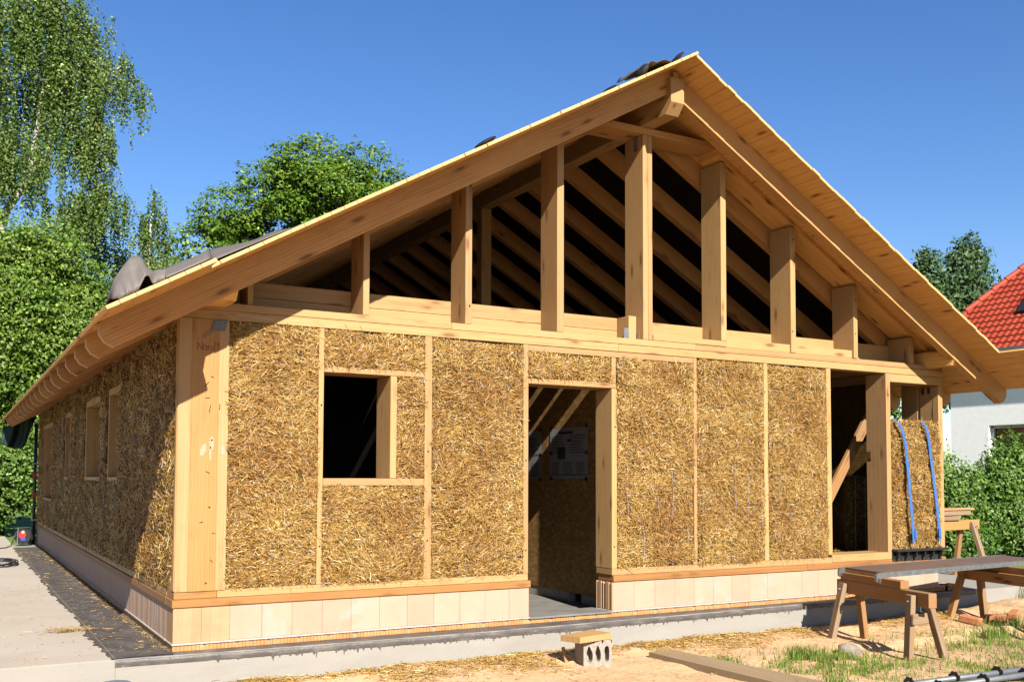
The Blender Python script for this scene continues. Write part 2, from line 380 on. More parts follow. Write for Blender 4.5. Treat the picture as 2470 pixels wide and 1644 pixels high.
def quads_mesh(name, Q, mat, parent=None, extra=None, mat2=None):
    """Q (n,4,3) separate quads; extra = (verts,faces) base in material 2"""
    n = len(Q); v = Q.reshape(-1, 3); k = Q.shape[1]
    f = np.arange(n * k, dtype=np.int32); ct = np.full(n, k, np.int32); mi = np.zeros(n, np.int32)
    if extra is not None:
        ev, ef = extra
        f = np.r_[f, (np.array(ef, np.int32) + len(v)).ravel()]; ct = np.r_[ct, np.full(len(ef), 4, np.int32)]
        mi = np.r_[mi, np.ones(len(ef), np.int32)]; v = np.r_[v, ev]
    me = bpy.data.meshes.new(name)
    me.vertices.add(len(v)); me.vertices.foreach_set('co', np.ascontiguousarray(v, np.float32).ravel())
    me.loops.add(len(f)); me.loops.foreach_set('vertex_index', f.astype(np.int32))
    me.polygons.add(len(ct)); st = np.zeros(len(ct), np.int32); st[1:] = np.cumsum(ct)[:-1]
    me.polygons.foreach_set('loop_start', st); me.polygons.foreach_set('material_index', mi)
    me.materials.append(M[mat])
    if mat2: me.materials.append(M[mat2])
    me.update(calc_edges=True)
    o = bpy.data.objects.new(name, me); C.objects.link(o)
    if parent is not None: o.parent = parent
    return o

def tag(o, label=None, cat=None, group=None, kind=None):
    if label: o['label'] = label
    if cat: o['category'] = cat
    if group: o['group'] = group
    if kind: o['kind'] = kind
    return o
def empty(name, loc, label, cat, group=None):
    o = bpy.data.objects.new(name, None); C.objects.link(o); o.location = loc
    o.empty_display_size = .2
    return tag(o, label, cat, group)
def struct(o): o['kind'] = 'structure'; return o
class Thing:
    """an Empty at base; parts are built in world coordinates and re-based"""
    def __init__(s, name, loc, label, cat, group=None):
        s.e = empty(name, loc, label, cat, group); s.loc = np.array(loc, float)
    def part(s, mb, name, mat, parent=None, smooth=False):
        o = mb.build(name, mat, parent or s.e, smooth)
        base = s.loc
        o.data.transform(Matrix.Translation(-Vector(base)))
        return o

def vnoise(x, y, sc, seed=0):
    """cheap smooth 2-D value noise in [-1,1]"""
    r = np.random.default_rng(seed).uniform(-1, 1, (64, 64))
    x = np.asarray(x, float) * sc; y = np.asarray(y, float) * sc
    xi = np.floor(x).astype(int); yi = np.floor(y).astype(int); fx = x - xi; fy = y - yi
    fx = fx * fx * (3 - 2 * fx); fy = fy * fy * (3 - 2 * fy)
    g = lambda a, b: r[a % 64, b % 64]
    return (g(xi, yi) * (1 - fx) + g(xi + 1, yi) * fx) * (1 - fy) + (g(xi, yi + 1) * (1 - fx) + g(xi + 1, yi + 1) * fx) * fy

# ------------------------------------------------------------------ straw
def strands(P, T, Nn, ln, wd, lift):
    """P centres, T directions, Nn normals -> two-quad strands merged as 2 quads sharing an edge (6 verts, one island)"""
    B = np.cross(T, Nn); B /= np.linalg.norm(B, axis=1)[:, None] + 1e-9
    h = (ln / 2)[:, None]; w = (wd / 2)[:, None]
    bend = (lift[:, None]) * Nn
    a = P - T * h; b = P + bend * .5; c = P + T * h
    return np.stack([a - B * w, a + B * w, b + B * w, b - B * w, c - B * w, c + B * w], 1)
def strand_mesh_arrays(S):
    n = len(S); v = S.reshape(-1, 3)
    b = np.arange(n)[:, None] * 6
    q = np.concatenate([b + np.array([[0, 1, 2, 3]]), b + np.array([[3, 2, 5, 4]])], 1).reshape(-1, 4)
    return v, q
def two_mat_mesh(name, v1, q1, m1, parent, v2=None, q2=None, m2=None):
    me = bpy.data.meshes.new(name)
    if v2 is not None:
        q = np.r_[q1, q2 + len(v1)]; v = np.r_[v1, v2]; mi = np.r_[np.zeros(len(q1), np.int32), np.ones(len(q2), np.int32)]
    else: q = q1; v = v1; mi = np.zeros(len(q1), np.int32)
    me.vertices.add(len(v)); me.vertices.foreach_set('co', np.ascontiguousarray(v, np.float32).ravel())
    me.loops.add(q.size); me.loops.foreach_set('vertex_index', q.astype(np.int32).ravel())
    me.polygons.add(len(q)); me.polygons.foreach_set('loop_start', np.arange(len(q), dtype=np.int32) * 4)
    me.polygons.foreach_set('material_index', mi.astype(np.int32))
    me.materials.append(M[m1])
    if m2: me.materials.append(M[m2])
    me.update(calc_edges=True)
    o = bpy.data.objects.new(name, me); C.objects.link(o)
    if parent is not None: o.parent = parent
    return o

def straw_panel(name, org, U, W, nrm, w, h, dens, parent, depth=.27, bulge=.018, seed=0, lenr=(.024, .092), wr=(.0026, .0052), base_step=.025, fringe=1.0, dens_fn=None):
    r = np.random.default_rng(1000 + seed)
    org, U, W, nrm = (np.array(a, float) for a in (org, U, W, nrm))
    nu, nv = max(3, int(w / base_step)), max(3, int(h / base_step))
    u = np.linspace(0, w, nu); v = np.linspace(0, h, nv); uu, vv = np.meshgrid(u, v, indexing='ij')
    def surf(a, b):
        # bales ~0.36 m high, compressed layers, ragged lumps, edges falling back
        lay = .010 * np.sin(b * 17.4 + seed + 1.5 * vnoise(a, b, 2.0, seed + 3))
        sm = np.abs(((b + .04 * vnoise(a, b, 1.1, seed + 4) + .31 * math.sin(seed)) % .355) - .177); lay = lay - .024 * np.exp(-(sm / .014) ** 2) * (vnoise(a, b, 2.5, seed + 6) > -.45)
        e = np.minimum(np.minimum(a, w - a), np.minimum(b, h - b)); e = np.clip(e / .05, 0, 1)
        return bulge * (vnoise(a, b, 1.6, seed + 7) * .8 + vnoise(a, b, 3.1, seed) * .7 + vnoise(a, b, 9.0, seed + 1) * .55 + vnoise(a, b, 22.0, seed + 2) * .45) + lay * .6 - .022 * (1 - e)
    off = surf(uu, vv) - .006
    P = org + uu[..., None] * U + vv[..., None] * W + off[..., None] * nrm
    vb = P.reshape(-1, 3)
    qb = [[i * nv + j, (i + 1) * nv + j, (i + 1) * nv + j + 1, i * nv + j + 1] for i in range(nu - 1) for j in range(nv - 1)]
    # back & sides
    c = np.array([org + U * a + W * b + nrm * d for d in (-.03, -depth) for a, b in ((0, 0), (w, 0), (w, h), (0, h))])
    k = len(vb); vb = np.r_[vb, c]
    qb += [[k + 7, k + 6, k + 5, k + 4]] + [[k + i, k + 4 + i, k + 4 + (i + 1) % 4, k + (i + 1) % 4] for i in range(4)]
    n = int(w * h * dens)
    a = r.uniform(0, w, n); b = r.uniform(0, h, n)
    if dens_fn is not None:
        keep = r.uniform(0, 1, n) < dens_fn(a, b); a = a[keep]; b = b[keep]; n = len(a)
    # local orientation field: mostly flat-lying with swirls
    th = r.normal(0, .62, n) + 1.1 * vnoise(a, b, 5.0, seed + 9) + .5 * vnoise(a, b, 1.7, seed + 8)
    th = np.where(r.uniform(0, 1, n) < .30, r.uniform(0, math.pi, n), th)
    tilt = r.normal(.10, .22, n)
    T = (np.cos(th)[:, None] * U + np.sin(th)[:, None] * W) * np.cos(tilt)[:, None] + nrm * np.sin(tilt)[:, None]
    ln = r.uniform(*lenr, n) * r.uniform(.6, 1.0, n); wd = r.uniform(*wr, n)
    d = np.abs(r.normal(0, .011, n)) + .0015
    Pc = org + a[:, None] * U + b[:, None] * W + (surf(a, b) + d)[:, None] * nrm
    nn = nrm + .55 * r.normal(0, 1, (n, 3)); nn -= T * np.sum(nn * T, 1)[:, None]; nn /= np.linalg.norm(nn, axis=1)[:, None]
    S = [strands(Pc, T, nn, ln, wd, r.normal(0, .012, n))]
    # fringe hanging over the lower edge and sides
    nf = int((w * 48 + h * 12) * fringe * .8)
    if nf > 5:
        side = r.uniform(0, 1, nf) < (w * 48) / (w * 48 + h * 12)
        a = np.where(side, r.uniform(0, w, nf), np.where(r.uniform(0, 1, nf) < .5, 0, w)); b = np.where(side, np.where(r.uniform(0, 1, nf) < .78, 0, h), r.uniform(0, h, nf))
        th = np.where(side, -math.pi / 2 + r.normal(0, 1.0, nf), r.normal(0, 1.1, nf)); tilt = np.abs(r.normal(.15, .25, nf))
        T = (np.cos(th)[:, None] * U + np.sin(th)[:, None] * W) * np.cos(tilt)[:, None] + nrm * np.sin(tilt)[:, None]
        Pc = org + a[:, None] * U + b[:, None] * W + (.012 + np.abs(r.normal(0, .01, nf)))[:, None] * nrm
        nn = nrm + .4 * r.normal(0, 1, (nf, 3)); nn -= T * np.sum(nn * T, 1)[:, None]; nn /= np.linalg.norm(nn, axis=1)[:, None]
        S.append(strands(Pc, T, nn, .02 + r.exponential(.028, nf), r.uniform(.002, .0042, nf), r.normal(0, .014, nf)))
    v1, q1 = strand_mesh_arrays(np.concatenate(S))
    return two_mat_mesh(name, v1, q1, 'straw', parent, vb, np.array(qb), 'strawbase')

# ------------------------------------------------------------------ HOUSE
house = empty('straw_bale_house', (0, 0, 0), 'unfinished timber frame house with golden straw bale walls and open gable', 'house')
Wd, LN = 9.285, 14.13
XR, ZR, SL = 4.65, 5.525, .564
def ztop(x): return ZR - SL * abs(x - XR)
BT = .028
VT = BT * math.sqrt(1 + SL * SL)
def zund(x): return ztop(x) - VT
def H(mb, name, mat, smooth=False, parent=None): return mb.build(name, mat, parent or house, smooth)

# foundation ------------------------------------------------------------
def yf(x): return np.interp(x, [-.43, .6, 2.8, 5.0, 7.2, 11.6], [-.085, -.15, -.215, -.18, -.12, -.10])
xs = np.linspace(-.43, 11.6, 61)
mb = MB()
fr = np.array([[x, yf(x), 0] for x in xs])
top = [[x, y, 0] for x, y, _ in fr]
nb = len(xs)
vs = np.r_[fr, fr - V3(0, 0, .62), np.c_[xs, np.full(nb, 14.3), np.zeros(nb)], np.c_[xs, np.full(nb, 14.3), np.full(nb, -.62)]]
fs = []
for i in range(nb - 1):
    fs += [[i + nb, i + 1 + nb, i + 1, i], [i, i + 1, i + 1 + 2 * nb, i + 2 * nb], [i + 2 * nb, i + 1 + 2 * nb, i + 1 + 3 * nb, i + 3 * nb]]
fs += [[0, 2 * nb, 3 * nb, nb], [nb - 1, 2 * nb - 1, 4 * nb - 1, 3 * nb - 1]]
mb.add(vs, fs); H(mb, 'foundation_slab', 'concrete')
# bitumen coat over the front edge with drips, plus the strip along the left wall
mb = MB()
xs2 = np.linspace(-.434, 9.7, 2600); r = np.random.default_rng(3)
drip = np.zeros(len(xs2))
for k in range(190):
    c = r.uniform(0.3, 9.6); wdt = r.uniform(.003, .009); dl = r.exponential(.014) + .003
    drip = np.maximum(drip, dl * np.exp(-((xs2 - c) / wdt) ** 2))
low = -.056 + .007 * vnoise(xs2, xs2 * 0, 2.2, 4) - drip * (1 + .0 * xs2) - .004 * np.abs(vnoise(xs2, xs2 * 0, 40, 5))
low[xs2 < .25] = -.06
rows = []
for zz, yy in (('low', -.004), (-.034, -.010), (-.012, -.008), (.004, .012), (.005, .05), (.006, None)):
    rows.append(np.array([[x, (yf(x) + yy) if yy is not None else -.004, (low[i] if zz == 'low' else zz + .004 * vnoise(x, 0, 9, 8))] for i, x in enumerate(xs2)]))
P = np.stack(rows, 1); mb.grid(P)
H(mb, 'bitumen_coating', 'bitumen', True)
mb = MB()
ys = np.linspace(-.09, 13.2, 900)
jag = -.475 - .03 * vnoise(ys, ys * 0, 2.4, 12) - .022 * vnoise(ys, ys * 0, 9, 11) - .016 * vnoise(ys, ys * 0, 26, 13)
P = np.stack([np.c_[jag, ys, np.full_like(ys, .006)], np.c_[np.full_like(ys, -.437), ys, np.full_like(ys, .006)], np.c_[np.full_like(ys, -.432), ys, np.full_like(ys, .010)], np.c_[np.full_like(ys, -.24), ys, np.full_like(ys, .010)], np.c_[np.full_like(ys, .004), ys, np.full_like(ys, .012)]], 1)
mb.grid(P, True); H(mb, 'bitumen_coating', 'bitumen')
H(MB().box(-.440, -.434, -.05, 13.0, .0065, .0095, 1, bev=.001), 'joint_line', 'mudwood')
# brick course
def rbrick(mb, x0, x1, y0, y1, z0, z1): mb.box(x0, x1, y0, y1, z0, z1, bev=.006)
mb = MB(); x = 0.0; r = np.random.default_rng(5)
while x < 9.28:
    w = r.uniform(.225, .25); x1 = min(x + w, 9.285)
    for k in range(int(w / .03)):            # ribbed face: narrow vertical ribs
        a = x + k * .03; mb.box(a + .0004, min(a + .0296, x1), .002 + r.uniform(-.001, .0025), .10, .003, .052, 2, .004)
    x = x1 + .012
y = .10
while y < 14.1:
    w = r.uniform(.225, .25)
    for k in range(int(w / .03)):
        a = y + k * .03; mb.box(.002 + r.uniform(-.001, .002), .10, a + .001, a + .029, .003, .052, 2, .004)
    y += w + .012
H(mb, 'brick_course', 'brick')
mb = MB(); mb.box(.012, 9.27, .012, .12, .001, .054); mb.box(.012, .12, .12, 14.1, .001, .054); H(mb, 'brick_joint', 'block_o')
mb = MB()
for x0, x1 in ((-.008, 3.262), (4.21, 9.288)):
    mb.box(x0, x1, -.010, .28, .053, .068, bev=.005)
mb.box(-.010, .28, .28, 14.12, .053, .068, bev=.005); H(mb, 'mortar_bed', 'mortar')
mb = MB(); mb.box(3.262, 4.21, -.015, .34, .045, .064); H(mb, 'door_threshold', 'screed')
mb = MB()
edges = [0, .22, .445] + list(.445 + np.cumsum([.262, .253, .262, .258, .262, .262, .26, .26, .262, .255])) + [3.255]
edges = sorted(set(round(float(e), 3) for e in edges if e <= 3.255))
mo = MB()
for i in range(len(edges) - 1):
    a, b = edges[i], edges[i + 1]
    if b - a < .08: continue
    if i < 2:
        for k in range(3):
            w = (b - a) / 3; mo.box(a + k * w + (.001 if k == 0 else .0), a + (k + 1) * w - (.001 if k == 2 else .0), .001, .27, .069, .347, 2, .0012)
    else: mb.box(a + .0009, b - .0009, .0 + rng.uniform(0, .0015), .27, .069, .347, 2, .002)
H(mb, 'block_course', 'block'); H(mo, 'block_course', 'block_o'); mb = MB()
x = 4.234
while x < 9.1:
    mb.box(x + .0009, min(x + .2578, 9.285), rng.uniform(0, .0015), .27, .069, .347, 2, .002); x += .2587
# hollow end of the first block by the door: recessed chambers as ribs
H(mb, 'block_course', 'block')
mb = MB()
for k, (a, b) in enumerate(((.0, .03), (.055, .12), (.15, .165), (.19, .25), (.265, .285))): mb.box(4.216, 4.24, a, b, .069, .345, 2, .004)
H(mb, 'hollow_block_end', 'block_o')
mb = MB(); y = .03
while y < 14.1:
    for k in range(5): mb.box(.001 + rng.uniform(0, .0015), .25, y + k * .05 + (.001 if k == 0 else 0), y + k * .05 + .05, .069, .347, 2, .0015)
    y += .2515
H(mb, 'block_course', 'block')
# plinth boards and sill beams
def beamx(name, x0, x1, y0, y1, z0, z1, mat='spruce', **k): return H(MB().box(x0, x1, y0, y1, z0, z1, 0, **k), name, mat)
def beamy(name, x0, x1, y0, y1, z0, z1, mat='spruce', **k): return H(MB().box(x0, x1, y0, y1, z0, z1, 1, **k), name, mat)
def beamz(name, x0, x1, y0, y1, z0, z1, mat='spruce', **k): return H(MB().box(x0, x1, y0, y1, z0, z1, 2, **k), name, mat)
beamx('plinth_board', -.012, 3.268, -.014, .26, .348, .412, 'larch'); beamx('plinth_board', 4.226, 6.9, -.014, .26, .352, .416, 'larch'); beamx('plinth_board', 6.903, 9.28, -.014, .26, .354, .425, 'larch')
beamy('plinth_board', -.012, .25, .262, 14.12, .348, .412, 'larch')
beamx('sill_beam', .002, .336, -.004, .28, .413, .470, 'larch'); beamx('sill_beam', .338, 3.242, -.003, .28, .413, .475); beamx('sill_beam', 4.216, 7.30, -.003, .28, .417, .48); beamx('sill_beam', 7.302, 8.318, -.006, .30, .426, .51)
beamx('sill_beam', 8.32, 9.28, .03, .28, .426, .50)
beamy('sill_beam', .002, .28, .29, 14.1, .413, .475)
# corner post (three laminations) with knots of old nail holes
cp = H(MB().box(.004, .1035, -.012, .30, .472, 2.661, 2, bev=.0015).box(.3185, .400, -.012, .30, .472, 2.661, 2, bev=.0015), 'corner_post', 'spruce_post')
MB().box(.104, .318, -.0125, .30, .472, 2.661, 2, bev=.0015).build('middle_lamination', M['spruce_orange'], cp)
for x, z, an, l in ((.225, 2.13, .9, .05), (.232, 2.02, .1, .035), (.27, 2.19, -.4, .028), (.252, 1.93, 1.4, .06), (.33, 1.95, 1.5, .05), (.245, 1.42, -.5, .035), (.20, 1.02, .2, .03), (.30, .93, -.2, .025), (.285, .71, -.9, .03), ):
    MB().beam((x - math.cos(an) * l / 2, -.0135, z - math.sin(an) * l / 2), (x + math.cos(an) * l / 2, -.0135, z + math.sin(an) * l / 2), .004, .006, bev=.001).build('bark_streak', M['bark'], cp)
for x, z in ((.245, .535), (.262, 1.14), (.272, 1.68)): MB().disc((x, -.0137, z), (0, 1, 0), .008, .004, 10).build('nail_hole', M['bark'], cp)
for x, z, a, b in ((.205, 1.60, .022, .05), (.272, 1.655, .018, .055), (.262, 1.57, .008, .06), (.36, 1.60, .016, .04)):
    K = 18; mb = MB(); mb.add(np.array([[x + a * math.cos(k * 2 * math.pi / K) * (1 + .25 * math.sin(3 * k)) + .25 * b * math.sin(k * 2 * math.pi / K) * (a > .02), -.0138, z + b * math.sin(k * 2 * math.pi / K)] for k in range(K)]), [list(range(K))]); mb.build('resin_patch', M['resin'], cp)
# handwriting on the post
def strokes(mb, seqs, x, z, sx, sz):
    for sq in seqs:
        for (a, b), (c, d) in zip(sq[:-1], sq[1:]):
            mb.beam((x + a * sx, -.0142, z + b * sz), (x + c * sx, -.0142, z + d * sz), .002, .0042, bev=.0004)
mb = MB()
strokes(mb, [[(0, 0), (0, 1), (.62, .05), (.66, 1.05)]], .148, 2.405, .055, .058)
strokes(mb, [[(0, .5), (.12, .1), (.4, 0), (.6, .3), (.5, .65), (.2, .7), (0, .5)]], .19, 2.405, .05, .055)
strokes(mb, [[(0, 0), (.02, .65)], [(.02, .4), (.2, .65), (.4, .6)]], .228, 2.405, .05, .055)
strokes(mb, [[(.5, .1), (.2, 0), (0, .25), (.2, .55), (.5, .5)], [(.55, 0), (.6, 1.35)]], .252, 2.405, .05, .055)
strokes(mb, [[(0, .75), (.3, 1.15), (.3, 0)]], .300, 2.405, .05, .058)
mb.build('handwritten_mark', M['crayon'], cp)
# studs of the front wall
ZP = 2.661
beamz('stud', 1.163, 1.209, -.004, .29, .476, ZP); beamz('stud', 2.157, 2.229, -.004, .29, .476, ZP); beamz('stud', 3.186, 3.242, -.006, .29, .476, ZP)
beamz('door_jamb', 4.214, 4.276, -.005, .285, .481, 2.284); beamz('stud', 4.2155, 4.268, -.001, .285, 2.341, 2.598)
beamz('stud', 5.272, 5.316, -.003, .28, .481, ZP); beamz('stud', 6.268, 6.328, -.003, .28, .481, ZP); beamz('stud', 7.240, 7.310, -.004, .09, .512, ZP)
# notched deep stud of the right opening
st = MB(); pq = [(-.004, .511), (.295, .511), (.295, 1.60), (.235, 1.60), (.235, 1.72), (.295, 1.72), (.295, 2.66), (-.004, 2.66)]
a = np.array([[8.241, y, z] for y, z in pq]); b = a + V3(.075, 0, 0); n = len(pq)
st.add(np.r_[a, b], [list(range(n))[::-1], list(range(n, 2 * n))] + [[i, (i + 1) % n, (i + 1) % n + n, i + n] for i in range(n)], np.r_[a, b][:, [2, 1, 0]] + 3)
H(st, 'notched_stud', 'spruce')
beamx('lintel', 1.211, 2.155, -.003, .29, 2.285, 2.335); beamx('window_sill', 1.211, 2.155, -.005, .29, 1.311, 1.375); beamz('window_jamb', 1.825, 1.886, -.003, .33, 1.377, 2.283)
beamx('lintel', 3.244, 4.274, -.004, .29, 2.287, 2.339)
beamx('header_board', 3.244, 5.271, .0, .14, 2.600, 2.659); beamx('header_board', 8.319, 9.282, -.004, .28, 2.560, 2.659)
# top plates
beamx('top_plate', .0, 4.30, -.006, .14, 2.663, 2.741); beamx('top_plate', 4.302, 9.283, -.006, .14, 2.663, 2.739)
beamx('top_plate', .0, 2.42, -.010, .14, 2.743, 2.806); beamx('top_plate', 2.422, 5.30, -.010, .14, 2.742, 2.806); beamx('top_plate', 5.302, 9.283, -.009, .14, 2.741, 2.803)
beamx('packing_board', 4.735, 5.725, -.012, .30, 2.808, 2.868)
beamx('packing_board', 5.73, 7.69, .012, .30, 2.806, 2.90, 'spruce')
beamx('tie_beam', .62, 4.50, .302, .38, 2.808, 2.925); beamx('tie_beam', .62, 4.50, .302, .38, 2.927, 3.06); beamx('tie_beam', 4.735, 9.27, .302, .38, 2.808, 3.052)
beamz('short_post', 4.503, 4.60, .10, .38, 2.808, 3.06)
# gable posts
gp = [(.553, .60), (1.555, 1.613), (2.558, 2.626), (3.562, 3.640), (4.608, 4.672), (4.674, 4.727), (5.654, 5.728), (6.682, 6.757), (7.694, 7.760), (8.666, 8.745)]
PT = .045
for i, (a, b) in enumerate(gp):
    zb = 2.868 if abs(a - 5.654) < .01 else (2.805)
    mid = (a + b) / 2
    zt = min(zund(a), zund(b)) - PT * 1.15 - .004
    if 3.5 < a < 5.6: zt = 4.953
    if 5.6 < a < 5.7: zt = min(zt, 4.86)
    y0 = .03 if i == 0 else (-.006 - .001 * i)
    mb = MB(); mb.box(a, b, y0, .30 + .002 * i, zb + .002, zt, 2)
    o = H(mb, 'gable_post', 'spruce')
# steel plates
H(MB().box(4.5995, 4.6035, .05, .085, 2.812, 2.90, 2, .001), 'nail_plate', 'zinc'); H(MB().box(4.6, 4.604, .14, .175, 2.812, 2.885, 2, .001), 'nail_plate', 'zinc'); H(MB().box(4.44, 4.50, .096, .099, 2.815, 2.93, 2, .001), 'nail_plate', 'zinc')
mb = MB(); mb.box(4.602, 4.6065, .08, .14, 4.80, 4.95, 2, .001); mb.box(4.50, 4.606, .08, .14, 4.947, 4.9515, 0, .001); H(mb, 'angle_bracket', 'zinc')
# collar plank, sloped soffit planks, ridge beam, purlins
beamx('collar_plank', 3.62, 5.70, -.012, .30, 4.955, 5.026, 'rafter')
def soffit(x0, x1):
    c0 = zund(x0) - .004; c1 = zund(x1) - .004
    mb = MB(); t = PT * 1.148
    mb.prism_y([(x0, c0), (x1, c1), (x1, c1 - t), (x0, c0 - t)], -.010, .298, (x1 - x0, c1 - c0)); return mb
H(soffit(5.62, 9.0), 'soffit_plank', 'boards'); H(soffit(.30, 3.70), 'soffit_plank', 'boards')
# ridge beam with bevelled nose
rb = MB()
pr = [(-.50, 5.38), (-.505, 5.13), (-.41, 5.030), (14.3, 5.030), (14.3, 5.38)]
a = np.array([[4.585, y, z] for y, z in pr]); b = a.copy(); b[:, 0] = 4.750; n = len(pr)
rb.add(np.r_[a, b], [list(range(n)), list(range(2 * n - 1, n - 1, -1))] + [[i, i + n, (i + 1) % n + n, (i + 1) % n] for i in range(n)], np.r_[a, b][:, [1, 0, 2]])
rb.box(4.635, 4.70, -.485, 14.2, 5.381, 5.448, 1)
H(rb, 'ridge_beam', 'spruce')
def purlin(x0, x1):
    m_ = MB(); pr = [(-.426, 2.955), (-.426, 2.835), (-.37, 2.765), (14.4, 2.765), (14.4, 2.955)]
    a = np.array([[x0, y, z] for y, z in pr]); b = a.copy(); b[:, 0] = x1; n = len(pr)
    m_.add(np.r_[a, b], [list(range(n)), list(range(2 * n - 1, n - 1, -1))] + [[i, i + n, (i + 1) % n + n, (i + 1) % n] for i in range(n)], np.r_[a, b][:, [1, 0, 2]])
    H(m_, 'purlin', 'boards')
purlin(.20, .362); purlin(8.945, 9.105)
# rafters
RD = .235
def rafter(side, y0, y1):
    xs_ = [-.645, -.64, -.60, -.535, 4.648 if side < 0 else 4.652 - 2 * (4.652 - XR)]
    zs = [zund(-.645) - .002, zund(-.64) - .085, zund(-.60) - .165, zund(-.535) - RD, zund(4.648) - RD]
    pf = list(zip(xs_, zs)) + [(4.648, zund(4.648) - .002)]
    if side > 0: pf = [(2 * XR - x, z) for x, z in pf]
    return MB().prism_y(pf, y0, y1, (1, SL if side < 0 else -SL))
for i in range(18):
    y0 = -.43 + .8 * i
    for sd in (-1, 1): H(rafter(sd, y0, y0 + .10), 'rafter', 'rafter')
# roof boarding: tongue-and-groove boards running along the ridge
def boarding(side):
    mb = MB(); w = .121; cs = 1 / math.sqrt(1 + SL * SL); slope_len = (XR + (.70 if side < 0 else .655)) / cs; n = int(slope_len / w)
    r = np.random.default_rng(33 if side < 0 else 44)
    for k in range(n + 1):
        d0 = k * w; d1 = min(d0 + w - .0025, slope_len)
        if d1 - d0 < .02: continue
        dm = (d0 + d1) / 2; xm = XR - dm * cs
        x_true = xm if side < 0 else 2 * XR - xm
        if side < 0: yf_ = -1.20 if xm < .02 else -.84
        else: yf_ = -.80 if x_true < 9.277 else -2.4
        yf_ += r.uniform(-.007, .007)
        ax = V3(0, 1, 0); ay = V3(side * cs, 0, -SL * cs); az = V3(side * SL * cs, 0, cs)
        zc = ZR - SL * (dm * cs) - (BT / 2) * cs; xc = x_true - az[0] * BT / 2
        zc = ztop(x_true) - az[2] * BT / 2 - (SL * abs(az[0] * BT / 2) if False else 0)
        c = V3(x_true, 0, ztop(x_true)) - az * BT / 2 + V3(0, (yf_ + 14.6) / 2, 0)
        mb.frame_box(c, ax, ay, az, 14.6 - yf_, d1 - d0, BT, .0025)
    return H(mb, 'roof_boarding', 'boards')
boarding(-1); boarding(1)
# dark roof membrane seen between the rafters indoors
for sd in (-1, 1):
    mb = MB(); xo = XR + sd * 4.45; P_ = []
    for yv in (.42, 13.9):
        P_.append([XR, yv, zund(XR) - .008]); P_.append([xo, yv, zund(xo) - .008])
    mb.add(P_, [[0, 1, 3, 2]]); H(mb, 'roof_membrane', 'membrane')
# straw infill of the front wall
DN = 13500
fp = [(.402, 1.162, .477, 2.652), (1.211, 2.156, 2.337, 2.652), (1.211, 2.156, .477, 1.309), (1.888, 2.156, 1.377, 2.283), (2.231, 3.185, .477, 2.65),
      (3.244, 4.214, 2.341, 2.597), (4.278, 5.271, .482, 2.61), (5.318, 6.267, .482, 2.65), (6.330, 7.239, .482, 2.645), (8.322, 9.196, .545, 2.10)]
for i, (a, b, c_, d_) in enumerate(fp):
    straw_panel('straw_infill', (a, -.004, c_), (1, 0, 0), (0, 0, 1), (0, -1, 0), b - a, d_ - c_, DN, house, seed=i * 20, bulge=.03 if i == 9 else .02)
r_ = np.random.default_rng(64)
for (a, b, c_, d_) in (fp[6], fp[7], fp[8]):
    for xx_ in np.arange(a + .12, b - .05, .19):
        z0_ = c_ + r_.uniform(.05, .5)
        mb = MB()
        zz_ = np.linspace(z0_, z0_ + r_.uniform(.25, .8), 14); mb.tube(np.c_[xx_ + .012 * vnoise(zz_, zz_ * 0, 4, int(xx_ * 90)), -.022 - .014 * vnoise(zz_, zz_ * 0, 9, int(xx_ * 70)), zz_], .0022, 4)
        H(mb, 'baling_twine', 'twine')
for x_, z_ in ((2.193, 1.62), (2.19, .82), (3.215, 1.55), (3.214, .70), (2.60, 2.98), (6.70, 3.05), (6.72, 4.1), (7.72, 3.1), (7.73, 3.5), (8.28, 2.4), (5.30, 2.3), (1.187, 2.0), (1.186, .8), (4.25, 1.9), (4.24, .7)):
    H(MB().disc((x_, -.0075 if z_ < 2.7 else -.016, z_), (0, 1, 0), .0075, .006, 10), 'screw_head', 'darkmetal')
# left wall infill
lw = [(.07, 3.06, .477, 2.64), (3.06, 3.96, .477, 1.33), (3.06, 3.96, 2.38, 2.64), (3.96, 4.55, .477, 2.64), (4.55, 6.10, .477, 1.33), (4.55, 6.10, 2.37, 2.64), (6.10, 8.05, .477, 2.64), (8.05, 8.80, .477, 1.33), (8.05, 8.80, 2.36, 2.64), (8.80, 10.98, .477, 2.64), (10.98, 12.80, .477, .94), (10.98, 12.80, 2.35, 2.64), (12.80, 14.05, .477, 2.64)]
for i, (a, b, c_, d_) in enumerate(lw):
    dn = 5200 if b < 3.1 else (3000 if b < 6.2 else 1500)
    straw_panel('straw_infill', (-.002, a, c_), (0, 1, 0), (0, 0, 1), (-1, 0, 0), b - a, d_ - c_, dn, house, seed=400 + i * 20, base_step=.05, lenr=(.05, .15), wr=(.0035, .0065), bulge=.014, fringe=.5)
for (a, b, c_, d_) in ((3.07, 3.89, 1.378, 2.30), (4.59, 6.06, 1.378, 2.295), (8.10, 8.75, 1.375, 2.29), (11.0, 12.76, .985, 2.275)):
    mb = MB(); mb.box(-.006, .28, a - .05, b + .05, d_, d_ + .072, 1); mb.box(-.008, .28, a - .05, b + .05, c_ - .045, c_, 1)
    mb.box(-.003, .28, b, b + .05, c_ + .001, d_ - .001, 2); mb.box(-.003, .28, a - .05, a, c_ + .001, d_ - .001, 2)
    H(mb, 'window_lining', 'spruce')
beamz('stud', -.003, .28, 4.42, 4.47, .477, 2.64); beamz('stud', -.003, .06, .0, .068, .477, 2.66); beamz('stud', -.004, .28, 14.05, 14.12, .477, 2.62)
beamy('top_plate', .0, .30, .305, 14.12, 2.643, 2.76)
